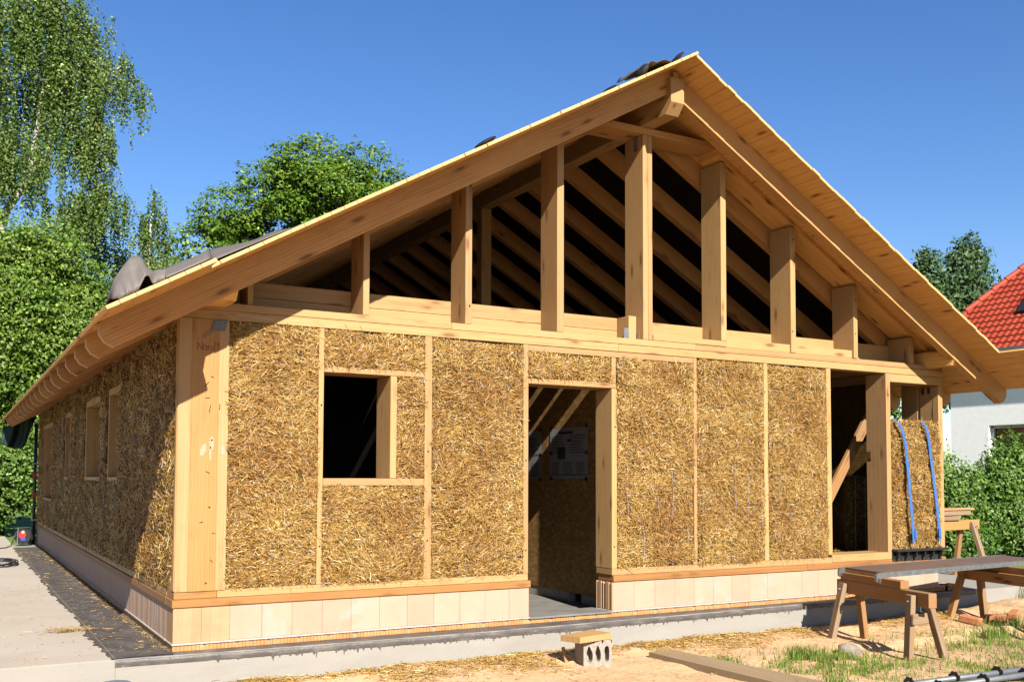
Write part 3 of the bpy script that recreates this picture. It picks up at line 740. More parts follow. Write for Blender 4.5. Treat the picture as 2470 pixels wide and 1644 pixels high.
# right wall: corner post, open studs, then infill
H(MB().box(9.204, 9.284, -.002, .085, .502, 2.556, 2).box(9.206, 9.286, .087, .27, .502, 2.556, 2).box(9.207, 9.286, .31, .56, .502, 2.64, 2), 'corner_post', 'spruce')
mb = MB(); mb.box(9.198, 9.2055, .12, .155, 2.46, 2.54, 2, .002); mb.box(9.198, 9.2055, .205, .24, 2.46, 2.54, 2, .002); H(mb, 'dark_slot', 'darkmetal')  # dark boxes stand in for two shaded slots in the post
beamz('stud', 9.03, 9.285, .86, .92, .48, 2.64)
beamy('sill_beam', 9.03, 9.285, .57, 14.1, .40, .478); beamy('block_base', 9.03, 9.285, .29, 14.1, .02, .395, 'block_o'); beamy('top_plate', 9.0, 9.285, .305, 14.12, 2.643, 2.76)
H(MB().box(9.03, 9.27, .925, 14.05, .48, 2.64), 'straw_infill', 'strawbase')
H(MB().box(0.3, 9.0, 13.8, 14.1, .08, 2.7), 'straw_infill', 'strawbase')
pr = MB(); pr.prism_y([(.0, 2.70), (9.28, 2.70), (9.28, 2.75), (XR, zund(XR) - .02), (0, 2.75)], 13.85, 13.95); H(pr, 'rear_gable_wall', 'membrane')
H(MB().box(.28, 9.0, .345, 13.8, .002, .006), 'floor', 'screed')
# indoor partition (OSB) on a low block course, ridge post, brace
H(MB().box(4.50, 4.55, .30, 5.2, .11, 2.62), 'partition_wall', 'osb'); H(MB().box(2.33, 2.42, .31, 5.2, .01, 2.62), 'partition_wall', 'membrane')  # second, near-black wall is added to make the room behind the window dark
H(MB().box(4.51, 4.60, .40, 1.0, .005, .108, 1), 'partition_base', 'cblock'); H(MB().box(4.51, 4.60, 1.25, 5.2, .005, .108, 1), 'partition_base', 'cblock')
for ya, yb in ((1.10, 1.485), (1.66, 2.2), (2.21, 2.8), (2.81, 3.4)): beamx('sun_blocking_plank', 2.4, 4.62, ya, yb, 2.625, 2.655)  # unseen planks added to cut the sun on the partition into stripes
beamz('ridge_post', 4.59, 4.74, 3.55, 3.70, 2.66, 5.02, 'spruce')
H(MB().box(.32, 9.0, 5.2, 5.3, .06, 2.7), 'cross_wall', 'membrane')  # painted near-black to keep bounced light off the rafters
H(MB().beam((7.70, .64, .80), (9.0, .64, 2.62), .05, .13), 'diagonal_brace', 'oldwood'); beamz('stud', 8.52, 8.62, 1.5, 1.58, .48, 2.64, 'spruce')
beamz('stud', 7.45, 7.55, 1.9, 2.1, .06, 2.64, 'rafter')
mb = MB()
P_ = []

# ------------------------------------------------------------------ loose things by the wall
def poster(name, y0, y1, z0, z1, label, seed):
    t = Thing(name, (4.55, (y0 + y1) / 2, z0), label, 'poster', 'site notices on the indoor partition')
    X = 4.498
    mb = MB(); yy = np.linspace(y0, y1, 9); P = np.stack([np.c_[X - .003 - .004 * np.abs(np.sin(yy * 6)), yy, np.full(9, z)] for z in np.linspace(z0, z1, 5)], 1)
    mb.grid(P); t.part(mb, 'sheet', 'paper')
    mb = MB(); r = np.random.default_rng(seed); W_ = y1 - y0; Hh = z1 - z0
    def bar(a, b, c, d): mb.box(X - .0095, X - .0085, y1 - b * W_, y1 - a * W_, z0 + c * Hh, z0 + d * Hh, 1, .0002)
    bar(.25, .62, .88, .93)
    for k in range(7):
        zc = .83 - k * .055; bar(.06, r.uniform(.3, .45), zc, zc + .012); bar(.55, r.uniform(.8, .95), zc, zc + .012)
    bar(.22, .42, .38, .62); bar(.48, .56, .72, .78)
    for c0 in (.05, .37, .70):
        for k in range(6): zc = .30 - k * .04; bar(c0, c0 + r.uniform(.18, .25), zc, zc + .01)
    bar(.04, .96, .06, .075)
    t.part(mb, 'printing', 'ink')
    mb = MB()
    for yv in (y0 + .03, y1 - .03):
        for zv in (z0 - .005, z1 + .005, (z0 + z1) / 2): mb.box(X - .012, X - .002, yv - .02, yv + .02, zv - .02, zv + .02, 1, .002)
    t.part(mb, 'tack', 'black')
poster('poster', .84, 1.63, 1.38, 1.95, 'printed paper notice pinned on the indoor wall, whole in the doorway', 1)
poster('poster', 1.81, 2.57, 1.37, 1.94, 'printed paper notice cut off by the doorway\'s left jamb', 2)
# film scrap on post
t = Thing('plastic_film', (.3, -.02, 2.55), 'grey and blue plastic film scrap stuck at the top of the corner post', 'film scrap')
xx, zz = np.meshgrid(np.linspace(0, 1, 8), np.linspace(0, 1, 6), indexing='ij')
t.part(MB().grid(np.stack([.175 + xx * .09 + .05 * zz, -.022 - .006 * np.sin(xx * 7 + zz * 5), 2.49 + zz * .03 + xx * .11], -1)), 'film_tail', 'film', smooth=True)
t.part(MB().grid(np.stack([  .255 + xx * .105 + .02 * zz, -.024 - .008 * np.sin(xx * 9 + zz * 3), 2.572 + zz * .085], -1)), 'film_flap', 'film_blue', smooth=True)
# ratchet straps over the last bale panel
def strap(pts, label, tailx):
    t = Thing('ratchet_strap', (pts[-1][0], -.05, .5), label, 'strap', 'blue straps over the bale panel')
    pts = np.array(pts); tt = np.linspace(0, 1, 40); k = np.linspace(0, 1, len(pts))
    x = np.interp(tt, k, pts[:, 0]); z = np.interp(tt, k, pts[:, 1])
    y = -.078 - .008 * np.sin(tt * 9); y[:3] = [-.02, -.045, -.065]
    w = .024
    P = np.stack([np.c_[x - w, y, z], np.c_[x + w, y - .002, z], np.c_[x + w, y - .004, z], np.c_[x - w, y - .0045, z]], 1)
    mb = MB(); mb.grid(P, True); t.part(mb, 'webbing', 'strap')
    xe, ze = x[-1], z[-1]
    t.part(MB().box(xe - .02, xe + .022, -.085, -.06, ze + .03, ze + .12, 2), 'ratchet', 'darkmetal')
    t.part(MB().box(xe - .012 + tailx, xe + .03 + tailx, -.105, -.09, ze + .05, ze + .15, 2), 'loose_end', 'strap')
    t.part(MB().tube([(xe, -.06, ze + .01), (xe + .004, -.075, ze - .06), (xe + .03, -.08, ze - .10), (xe + .045, -.07, ze - .06)], .006, 6), 'hook', 'zinc', smooth=True)
strap([(8.365, 2.09), (8.44, 1.93), (8.50, 1.75), (8.545, 1.38), (8.565, 1.0), (8.605, .62)], 'long blue ratchet strap over the bale panel, on the side towards the opening', .015)
strap([(8.838, 2.09), (8.88, 1.95), (8.93, 1.78), (8.985, 1.46), (9.03, 1.07), (9.085, .63)], 'long blue ratchet strap over the bale panel, next to the house corner', -.03)
# steel compression rail
t = Thing('bale_press_rail', (8.75, -.08, .4), 'dark steel press rail with prongs under the strapped bale panel', 'steel rail')
t.part(MB().box(8.30, 9.24, -.10, .02, .515, .542, 0), 'top_flange', 'darkmetal')
t.part(MB().box(8.30, 9.20, -.016, -.008, .395, .513, 0), 'back_plate', 'darkmetal')
for k in range(6):
    x = 8.36 + k * .155
    t.part(MB().box(x - .007, x + .007, -.075, -.017, .44, .514, 2).box(x - .004, x + .004, -.045, -.017, .40, .439, 2), 'prong', 'darkmetal')
mb = MB()
for k in range(12): mb.disc((8.335 + k * .077, -.017, .415 + .012 * (k % 2)), (0, 1, 0), .006, .006, 8)
t.part(mb, 'bolt', 'zinc')
# bales indoors
def bale(x0, x1, y0, y1, z0, z1, label, seed):
    t = Thing('straw_bale', ((x0 + x1) / 2, (y0 + y1) / 2, z0), label, 'straw bale', 'loose bales indoors')
    o = straw_panel('bale_body', (x0, y0, z0), (1, 0, 0), (0, 0, 1), (0, -1, 0), x1 - x0, z1 - z0, 1500, t.e, depth=y1 - y0, seed=seed, fringe=.3)
    o.data.transform(Matrix.Translation(-Vector(t.loc)))
    o2 = straw_panel('bale_top', (x0, y0, z1 - .01), (1, 0, 0), (0, 1, 0), (0, 0, 1), x1 - x0, y1 - y0, 2500, t.e, depth=.1, seed=seed + 5, fringe=.6)
    o2.data.transform(Matrix.Translation(-Vector(t.loc)))
    mb = MB()
    for f in (.3, .7):
        x = x0 + (x1 - x0) * f; mb.tube([(x, y0 - .035, z0), (x, y0 - .035, z1)], .003, 5)
    t.part(mb, 'twine', 'cream')
bale(8.40, 8.86, .78, 1.22, .48, 1.40, 'straw bale standing upright in the dark room behind the opening', 900)
bale(7.9, 8.86, .70, 1.18, .062, .47, 'straw bale lying on the floor below the upright bale', 930)

# ------------------------------------------------------------------ roof felt
def sheet(name, fn, nu, nv, mat, t, u=(0, 1), v=(0, 1), thick=.004):
    uu, vv = np.meshgrid(np.linspace(*u, nu), np.linspace(*v, nv), indexing='ij')
    P = fn(uu, vv); mb = MB(); mb.grid(P)
    o = t.part(mb, name, mat, smooth=True)
    m_ = o.modifiers.new('thickness', 'SOLIDIFY'); m_.thickness = thick; m_.offset = 0
    return o
t = Thing('roofing_felt', (.3, .2, 3.1), 'crumpled grey roofing felt bunched up at the low left eave', 'roofing felt')
def heap(u, v):
    # crumpled fold: front skirt, crest, back; one corner of the skirt lifted open
    Hc = np.interp(u, [0, .05, .18, .32, .46, .60, .72, .80, .9, 1], [.04, .15, .21, .255, .225, .155, .105, .10, .10, .085])
    fb = np.interp(u, [0, .38, .5, .66, .76, 1], [0, .0, .085, .06, .0, 0])
    a = np.clip(v / .45, 0, 1); b = np.clip((v - .45) / .55, 0, 1)
    h = np.where(v < .45, fb + (Hc - fb) * a ** .7, Hc * (1 - b) ** 1.3 + .03 * b)
    y = np.where(v < .45, -1.14 + .10 * a, -1.04 + .65 * b)
    ck = .022 * vnoise(u * 4.3, v * 4.1, 1.0, 52) + .014 * np.abs(vnoise(u * 8, v * 6, 1.0, 54))
    x = -.635 + .33 * u + .03 * vnoise(u * 4, v * 5, 1.0, 51)
    h = np.maximum(h + ck * np.minimum(1, h / .08), .0)
    return np.stack([x, y + ck, ZR - SL * (XR - x) + .012 + h], -1)
sheet('crumpled_fold', heap, 40, 30, 'felt', t)
def lay(u, v):
    x = -.36 + u * 1.25 + .02 * vnoise(u * 3, v * 3, 2, 61)
    y = np.interp(u, [0, .3, .36, 1], [-1.08, -1.05, -.78, -.70]) + v * 1.3
    h = (.085 * (1 - u) + .055 * np.exp(-((u - .42) / .22) ** 2) + .03 * np.exp(-((u - .74) / .16) ** 2)) * np.clip(.12 + v * 9, 0, 1) + .022 * vnoise(u * 6, v * 4, 1.3, 62) * np.clip(v * 9, 0, 1)
    z = ZR - SL * (XR - x) + h * np.clip((1 - u) * 5, 0, 1) + .012
    return np.stack([x, y, z], -1)
sheet('laid_sheet', lay, 50, 36, 'felt', t)
t = Thing('roofing_felt', (4.45, 0, 5.4), 'grey roofing felt strip with rolled dark ends lying near the ridge', 'roofing felt')
def lump(t, x0, y0, w, d, h, lean=.0):
    uu, vv = np.meshgrid(np.linspace(0, 2 * math.pi, 20), np.linspace(0, math.pi, 10), indexing='ij')
    x = x0 + w * np.cos(uu) * np.sin(vv) ** .6 + lean * (np.sin(uu) + 1) * .5; zl = h * (np.sin(uu) * np.sin(vv) ** .6 + .9)
    P = np.stack([x, y0 - d * np.cos(vv), ZR - SL * np.abs(XR - x) + zl], -1)
    t.part(MB().grid(P, True), 'rolled_end', 'felt_dark', smooth=True)
lump(t, 4.04, -.74, .042, .07, .058, .03)
def strip(u, v):
    x = 4.11 + u * .42; h = .10 * np.exp(-((u - .10) / .2) ** 2) + .055 * np.exp(-((u - .5) / .25) ** 2) + .012 * vnoise(u * 5, v * 4, 1.5, 71)
    return np.stack([x, -.74 + v * .5 + .05 * u, ZR - SL * np.abs(XR - x) + .010 + np.maximum(h, 0)], -1)
sheet('flat_strip', strip, 26, 10, 'felt', t)
lump(t, 4.44, -.74, .036, .06, .036, .07)
t = Thing('roofing_felt', (2.6, -.2, 4.3), 'small dark roofing felt roll half way up the left roof slope', 'roofing felt')
lump(t, 2.36, -.74, .085, .10, .026, .02)
t = Thing('roofing_felt', (3.85, -.2, 4.3), 'flat dark scrap of roofing felt just below the ridge strip', 'roofing felt')
lump(t, 3.66, -.74, .055, .08, .018, .02)
t = Thing('roof_tile_stack', (-.6, -.6, 2.6), 'orange clay tile lying at the left eave beside the felt', 'tile')
mb = MB(); mb.beam((-.63, -.35, ztop(-.63) + .03), (-.50, -.35, ztop(-.50) + .05), .26, .03); mb.beam((-.645, -.10, ztop(-.645) + .04), (-.53, -.10, ztop(-.53) + .08), .22, .03)
t.part(mb, 'tile_body', 'larch')
# tarp under the far eave
t = Thing('tarp', (-.35, 14.4, 1.9), 'dark green tarpaulin hanging below the far end of the left eave', 'tarpaulin')
def tp(u, v):
    x0 = -.69 + u * .64; zt = 2.33 + u * .29; zb = np.interp(u, [0, .2, .65, .78, 1], [2.05, 1.97, 1.93, 2.1, 2.58])
    return np.stack([x0 + .02 * np.sin(v * 4), 14.42 + .05 * np.sin(u * 14 + v * 2), zt + (zb - zt) * v], -1)
sheet('cloth', tp, 24, 10, 'tarp', t)
# pole at far corner
t = Thing('measuring_pole', (-.05, 14.2, 0), 'dark upright pole with red clips at the far left house corner', 'pole')
t.part(MB().tube([(-.06, 14.2, 0.0), (-.052, 14.22, 2.45)], .032, 8), 'shaft', 'darkmetal', smooth=True)
for z in (.95, 1.35): t.part(MB().box(-.10, -.02, 14.14, 14.20, z, z + .10, 2), 'clip', 'red')
t.part(MB().box(-.11, .0, 14.16, 14.26, 1.62, 1.65).box(-.11, .0, 14.16, 14.26, .48, .51), 'collar', 'zinc')
# cable reel
t = Thing('cable_reel', (-.22, 13.9, 0), 'cable reel with red and blue plug hub beside the far house corner', 'cable reel')
c = V3(-.25, 13.85, .19)
for s_ in (-1, 1):
    mb = MB(); mb.disc(c + V3(.03, .07, 0) * s_, (.4, 1, 0), .155, .012, 24); t.part(mb, 'flange', 'black')
t.part(MB().disc(c, (.4, 1, 0), .11, .10, 20), 'drum', 'darkmetal', smooth=False)
t.part(MB().disc(c + V3(-.035, -.085, .03), (.4, 1, 0), .075, .02, 16), 'hub', 'red'); t.part(MB().box(c[0] - .06, c[0] + .03, c[1] - .12, c[1] - .10, .10, .16), 'socket', 'blueplastic'); t.part(MB().disc(c + V3(-.02, -.10, .085), (.4, 1, 0), .03, .02, 10), 'cap', 'cream')
t.part(MB().tube([(-.13, 13.95, .02), (-.12, 13.95, .36), (-.36, 13.75, .36), (-.37, 13.75, .02)], .011, 8), 'stand', 'steel')
t = Thing('power_cable', (-.6, 13.6, 0), 'thin dark cable running from the reel across the concrete yard', 'cable')
cp_ = [(-.28, 13.8, .30), (-.42, 13.75, .20), (-.48, 13.7, .02), (-.6, 13.2, .012), (-.75, 13.1, .012), (-1.2, 13.3, .012), (-2.5, 13.4, .012)]
t.part(MB().tube(cp_, .010, 6), 'wire', 'black', smooth=True)

t = Thing('wire_coil', (-.82, 9.3, 0), 'loose coil of dark wire lying on the pale concrete at the left edge', 'wire coil')
tt = np.linspace(0, 2 * math.pi * 5, 160); r_ = np.random.default_rng(6)
t.part(MB().tube(np.stack([-.82 + (.20 + .04 * np.sin(tt * .37)) * np.cos(tt), 9.3 + (.55 + .10 * np.sin(tt * .53)) * np.sin(tt), .015 + .02 * (1 + np.sin(tt * 1.7))], -1), .010, 5), 'wire', 'black', smooth=True)

# ------------------------------------------------------------------ concrete block step
t = Thing('concrete_block', (3.48, -.69, -.29), 'pale hollow concrete block used as a step before the doorway', 'concrete block')
fxd = V3(.24, -.07, 0); fxd /= np.linalg.norm(fxd); fyd = V3(.07, .24, 0); fyd /= np.linalg.norm(fyd)
o0 = V3(3.345, -.80, -.30); BW, BD, BH = .262, .265, .252
mb = MB()
def bp(u, v, w): return o0 + fxd * u + fyd * v + V3(0, 0, w)
def cell(u0, u1, uc, rw, z0_, z1_, broken):
    K = 20; inner = []; outer = []
    for k in range(K):
        a = 2 * math.pi * k / K; ca, sa = math.cos(a), math.sin(a)
        zc = (z0_ + z1_) / 2; hh = (z1_ - z0_) / 2
        px = uc + rw * np.sign(ca) * abs(ca) ** .55; pz = zc + hh * np.sign(sa) * abs(sa) ** .8
        if broken and .2 < a < 3.4: px -= .010 * math.sin(a * 2.2) * broken; pz += .012 * math.cos(a * 3) * broken
        inner.append((px, pz))
        m_ = max(abs(ca), abs(sa)); qx = ca / m_; qz = sa / m_
        outer.append(((u0 + u1) / 2 + qx * (u1 - u0) / 2, BH / 2 + qz * BH / 2))
    vs = [bp(u, 0, w) for u, w in outer] + [bp(u, 0, w) for u, w in inner] + [bp(u, .085, w) for u, w in inner]
    fs = []
    for k in range(K):
        n = (k + 1) % K
        fs += [[k, n, K + n, K + k], [K + k, K + n, 2 * K + n, 2 * K + k]]
    fs.append([2 * K + k for k in range(K)])
    mb.add(np.array(vs), fs)
cell(0, .095, .055, .030, .06, .195, 1.2); cell(.095, .175, .135, .025, .065, .20, .9); cell(.175, BW, .215, .023, .062, .20, 0)
cor = [bp(u, v, w) for w in (0, BH) for u, v in ((0, 0), (BW, 0), (BW, BD), (0, BD))]
mb.add(np.array(cor), [[1, 2, 6, 5], [2, 3, 7, 6], [3, 0, 4, 7], [4, 5, 6, 7]])
t.part(mb, 'block_body', 'cblock')
t = Thing('wood_offcut', (3.42, -.74, -.05), 'thick square spruce offcut laid on top of the hollow concrete block', 'offcut')
mb = MB(); q = np.array([(3.195, -.657), (3.25, -.885), (3.616, -.837), (3.585, -.564)])
bz = [-.058, -.052, -.044, -.050]
vs = np.array([[x, y, z] for (x, y), z in zip(q, bz)] + [[x, y, z + .052] for (x, y), z in zip(q, bz)])
mb.add(vs, [[3, 2, 1, 0], [4, 5, 6, 7], [0, 1, 5, 4], [1, 2, 6, 5], [2, 3, 7, 6], [3, 0, 4, 7]], vs[:, [1, 0, 2]])
t.part(mb, 'board', 'spruce')
t = Thing('wood_stake', (3.27, -.55, -.27), 'short pale wooden peg leaning behind the concrete block', 'peg')
t.part(MB().beam((3.30, -.60, -.29), (3.275, -.57, -.13), .02, .03), 'peg_body', 'spruce')

# ------------------------------------------------------------------ trestles and scaffold deck
def trestle(name, A, B, zt, hb, label, legs, mats=('oldwood', 'greywood'), zg=-.27):
    """beam from A to B (xy); legs: (t along beam, side, splay)"""
    A = np.array(A, float); B = np.array(B, float); d = (B - A) / np.linalg.norm(B - A); nrm = V3(d[1], -d[0], 0)[:2]
    t = Thing(name, ((A[0] + B[0]) / 2, (A[1] + B[1]) / 2, zg), label, 'trestle', 'sawhorses on the site')
    t.part(MB().beam((*A, zt - hb / 2), (*B, zt - hb / 2), .09, hb, side=(nrm[0], nrm[1], 0)), 'top_beam', mats[0])
    for k, (s, sd, tp_, sp, m_) in enumerate(legs):
        p = A + (B - A) * s; top = p + nrm * sd * tp_; bot = p + nrm * sd * sp
        t.part(MB().beam((top[0], top[1], zt - .03), (bot[0], bot[1], zg - .03), .085, .055, side=(d[0], d[1], 0)), 'leg', m_)
        q = top + (bot - top) * .15; t.part(MB().disc((q[0] + nrm[0] * sd * .03, q[1] + nrm[1] * sd * .03, zt - .09), (nrm[0] * sd, nrm[1] * sd, .0), .010, .02, 8), 'bolt', 'zinc')
    return t, d, nrm
t, d, nr = trestle('sawhorse', (6.705, -.66), (6.395, -2.04), .327, .135, 'old wooden trestle under the near end of the scaffold deck', [(.10, 1, .06, .22, 'greywood'), (.14, -1, .08, .15, 'oldwood'), (.86, 1, .085, .12, 'greywood'), (.885, -1, .06, .25, 'greywood')])
p = V3(6.42, -1.86, 0)
t.part(MB().beam((6.40 - .10, -1.885, .075), (6.40 + .14, -1.875, .075), .025, .10, side=(0, 1, 0)), 'gusset', 'greywood')
trestle('sawhorse', (9.02, -.40), (8.70, -1.80), .327, .12, 'old wooden trestle under the far end of the scaffold deck', [(.08, 1, .06, .27, 'oldwood'), (.16, -1, .08, .14, 'oldwood'), (.9, 1, .06, .2, 'greywood'), (.9, -1, .06, .2, 'greywood')], zg=-.25)
t = Thing('timber_block', (6.58, -1.2, .327), 'squared timber packed between the near trestle and the deck', 'timber', 'packing timbers under the deck')
t.part(MB().beam((6.70, -.72, .366), (6.485, -1.66, .366), .10, .076, side=(1, -.2, 0)), 'timber_body', 'oldwood')
t = Thing('timber_block', (8.9, -1.0, .327), 'squared timber packed between the far trestle and the deck', 'timber', 'packing timbers under the deck')
t.part(MB().beam((9.06, -.45, .366), (8.80, -1.6, .366), .10, .076, side=(1, -.2, 0)), 'timber_body', 'oldwood')
t = Thing('scaffold_deck', (8.1, -.95, .405), 'brown plywood scaffold deck with galvanised edge resting on two trestles', 'scaffold deck')
P00 = V3(6.70, -.72, 0); e1 = V3(.9955, .095, 0); e2 = V3(-.185, -.66, 0); e2 = V3(-.24, -.97, 0); e2 /= np.linalg.norm(e2); W2 = .66; L2 = 3.07
def dk(a, b, z): return P00 + e1 * a + e2 * b + V3(0, 0, z)
def slab(a0, a1, b0, b1, z0, z1):
    mb = MB(); vs = np.array([dk(a, b, z) for z in (z0, z1) for a, b in ((a0, b0), (a1, b0), (a1, b1), (a0, b1))])
    mb.add(vs, [[0, 1, 2, 3], [7, 6, 5, 4], [4, 5, 1, 0], [5, 6, 2, 1], [6, 7, 3, 2], [7, 4, 0, 3]], vs); return mb
t.part(slab(.0, 1.93, .022, W2 - .022, .440, .4535), 'plywood_panel', 'deckply'); t.part(slab(1.936, L2, .022, W2 - .022, .440, .4535), 'plywood_panel', 'deckply')
t.part(slab(-.02, L2 + .02, 0, .021, .405, .457), 'edge_rail', 'zinc'); t.part(slab(-.02, L2 + .02, W2 - .021, W2, .405, .457), 'edge_rail', 'zinc')
t.part(slab(.0, .03, .022, W2 - .022, .407, .438), 'end_rail', 'spruce')
t.part(slab(L2 - .03, L2, .022, W2 - .022, .407, .438), 'end_rail', 'zinc')
for b in (.0, W2 - .03):
    mb = MB(); cpt = [(-.02, .455), (-.085, .455), (-.115, .43), (-.115, .375), (-.095, .36), (-.085, .395), (-.07, .41), (-.055, .385), (-.05, .35), (-.03, .355), (-.02, .405)]
    n = len(cpt); va = [dk(a, b, z) for a, z in cpt]; vb = [dk(a, b + .03, z) for a, z in cpt]
    mb.add(np.array(va + vb), [list(range(n)), list(range(2 * n - 1, n - 1, -1))] + [[i, i + n, (i + 1) % n + n, (i + 1) % n] for i in range(n)]); t.part(mb, 'claw', 'zinc')
# background trestle with stacked planks behind the right corner
trestle('sawhorse', (9.55, .9), (11.52, 1.15), .80, .135, 'fresh timber trestle carrying planks behind the right house corner', [(.30, 1, .07, .10, 'spruce'), (.84, -1, .06, .2, 'oldwood'), (.88, 1, .06, .36, 'greywood'), (.3, -1, .06, .2, 'spruce')], mats=('spruce_orange', 'greywood'), zg=-.2)
for k, (a, b, z, m_, lb) in enumerate(((9.5, 10.95, .835, 'greywood', 'lowest plank on the fresh trestle behind the house'), (9.5, 11.25, .905, 'greywood', 'grey middle plank on the fresh trestle behind the house'), (9.5, 11.40, .958, 'spruce', 'pale thin top plank on the fresh trestle behind the house'))):
    t = Thing('plank', ((a + b) / 2, 1.0, z - .03), lb, 'plank', 'planks stacked behind the corner'); t.part(MB().beam((a, .93, z), (b, 1.10 + .05 * k, z), .2, .06 if k < 2 else .03, side=(0, 1, 0)), 'plank_body', m_)

# ------------------------------------------------------------------ small things on the ground
t = Thing('ground_plank', (4.3, -1.5, -.26), 'sand covered plank half buried in the ground right of the block', 'plank')
mb = MB(); q = [(4.145, -.69), (4.43, -.71), (4.62, -3.2), (4.22, -3.2)]
vs = np.array([[x, y, z] for z in (-.30, -.228) for x, y in q]); mb.add(vs, [[0, 1, 2, 3], [7, 6, 5, 4], [4, 5, 1, 0], [5, 6, 2, 1], [6, 7, 3, 2], [7, 4, 0, 3]], vs[:, [1, 0, 2]]); t.part(mb, 'plank_body', 'mudwood')
def rock(name, c, r, label, cat, mat, seed):
    rr = np.random.default_rng(seed); t = Thing(name, c, label, cat)
    nu, nv = 14, 20; th = np.linspace(0, math.pi, nu); ph = np.linspace(0, 2 * math.pi, nv)
    T_, P_ = np.meshgrid(th, ph, indexing='ij'); d = np.stack([np.sin(T_) * np.cos(P_), np.sin(T_) * np.sin(P_), np.cos(T_)], -1)
    s = np.ones(T_.shape)
    for k in range(13):
        n = rr.normal(0, 1, 3); n /= np.linalg.norm(n); s = np.minimum(s, rr.uniform(.45, .8) / np.maximum(d @ n, .05))
    s = np.minimum(s, 1.0); mb = MB(); mb.grid(np.array(c) + d * s[..., None] * np.array(r), True); t.part(mb, 'stone_body', mat)
rock('stone', (6.0, -1.42, -.265), (.165, .10, .125), 'pale angular limestone lying on the sand before the near trestle', 'stone', 'pale', 3)
def brick(c, rot, tilt, label):
    t = Thing('brick', c, label, 'brick', 'bricks dropped beside the far trestle')
    ax = V3(math.cos(rot), math.sin(rot), tilt); ax /= np.linalg.norm(ax)
    mb = MB(); mb.beam(np.array(c) - ax * .12, np.array(c) + ax * .12, .115, .085, side=(-ax[1], ax[0], 0), bev=.014); t.part(mb, 'brick_body', 'redbrick')
brick((8.62, -.82, -.215), 1.75, .12, 'reddish brick tipped against the far trestle leg'); brick((9.02, -.86, -.215), 2.2, -.08, 'orange brick half hidden by grass, beyond the tipped brick')
brick((9.45, -.80, -.21), .4, .1, 'brick lying furthest right, beyond the grass tuft')
t = Thing('upturned_bucket', (-.475, -.42, -.28), 'blue grey upturned bucket in front of the slab at the picture\'s lower edge', 'bucket')
K = 24; mb = MB(); prof = [(.135, -.30), (.112, -.118), (.106, -.110), (.06, -.1005), (.0005, -.099)]
cx_, cy_ = -.475, -.42
P = np.array([[[cx_ + rr_ * math.cos(a), cy_ + rr_ * math.sin(a), zz_] for rr_, zz_ in prof] for a in np.linspace(0, 2 * math.pi, K)])
mb.grid(P); t.part(mb, 'bucket_body', 'greybucket')
# scaffold tubes
def stube(A, B, ros, label):
    A = np.array(A, float); B = np.array(B, float); t = Thing('scaffold_tube', A, label, 'scaffold tube', 'scaffold tubes in the grass')
    t.part(MB().tube([A, (A + B) / 2, B], .0242, 14), 'tube', 'steel', smooth=True); ax = (B - A) / np.linalg.norm(B - A)
    for s in ros:
        c = A + ax * s
        u = np.cross(ax, V3(0, 0, 1)); u /= np.linalg.norm(u); w = np.cross(u, ax)
        mb = MB(); K = 48; va = []; 
        for h in (-.005, .005):
            for k in range(K):
                a = 2 * math.pi * k / K; rr_ = .060 - .007 * (math.cos(8 * a) > .35); va.append(c + ax * h + rr_ * (u * math.cos(a) + w * math.sin(a)))
        for h in (-.005, .005):
            for k in range(K): a = 2 * math.pi * k / K; va.append(c + ax * h + .0245 * (u * math.cos(a) + w * math.sin(a)))
        fs = []
        for k in range(K):
            n = (k + 1) % K; fs += [[k, n, K + n, K + k], [k, 2 * K + k, 2 * K + n, n], [K + k, K + n, 3 * K + n, 3 * K + k]]
        mb.add(np.array(va), fs); t.part(mb, 'rosette', 'darkmetal')
stube((5.12, -2.775, -.245), (7.1, -2.93, -.225), (.02, .52, 1.02, 1.52), 'grey steel scaffold tube with rosettes in the grass, nearer the trestle')
stube((5.2, -2.965, -.245), (7.1, -3.06, -.225), (.04, .56, 1.06), 'grey steel scaffold tube with rosettes in the grass, at the picture\'s corner')

# ------------------------------------------------------------------ ground, yard
def axis(lo, hi, step, far, n=16):
    a = np.arange(lo, hi + step / 2, step); k = np.geomspace(step * 2, far, n)
    return np.r_[(lo - k)[::-1], a, hi + k]
gx = axis(-3.5, 13.0, .075, 400); gy = axis(-5.2, 1.2, .07, 400)
XX, YY = np.meshgrid(gx, gy, indexing='ij')
def gz(x, y):
    near = np.clip(1 - np.maximum(np.abs(x - 4.5) - 9, np.abs(y + 2) - 4) / 3, 0, 1)
    z = -.272 + near * (.016 * vnoise(x, y, 1.3, 81) + .014 * vnoise(x, y, 3.4, 82) + .010 * np.minimum(vnoise(x, y, 7.5, 83), .2) + .005 * vnoise(x, y, 15, 84))
    z = z + .10 * np.clip((x - 7.5) / 3.0, 0, 1) * np.clip((y + 1.2) / 1.0, 0, 1)
    z = z + .03 * np.exp(-((y + .3) / .22) ** 2) * (x > -.4) * (x < 12)
    # little eroded ledge running across under the near trestle
    led = -1.18 + .12 * vnoise(x, x * 0, 1.8, 85) + (x - 6.8) * -.10 * 0
    z = z - .055 * np.clip((led - y) / .06, 0, 1) * np.clip((x - 6.0) / .8, 0, 1) * near
    z = np.where(y > 1.3, z + (.20) * np.clip((y - 1.3) / 6, 0, 1), z)
    under = (x > -7.9) & (x < 11.4) & (y > .05) & (y < 17.4)
    return np.where(under, np.minimum(z, -.25), z)
g = MB().grid(np.stack([XX, YY, gz(XX, YY)], -1)).build('ground', 'ground', None, True); struct(g)
mb = MB()
yx = np.linspace(-8, -.432, 60)
fy = np.full(60, -.083)
prof = lambda x, y: [[x, 17.5, .0], [x, y + .012, .0], [x, y, -.010], [x, y - .004, -.12], [x, y - .006, -.7]]
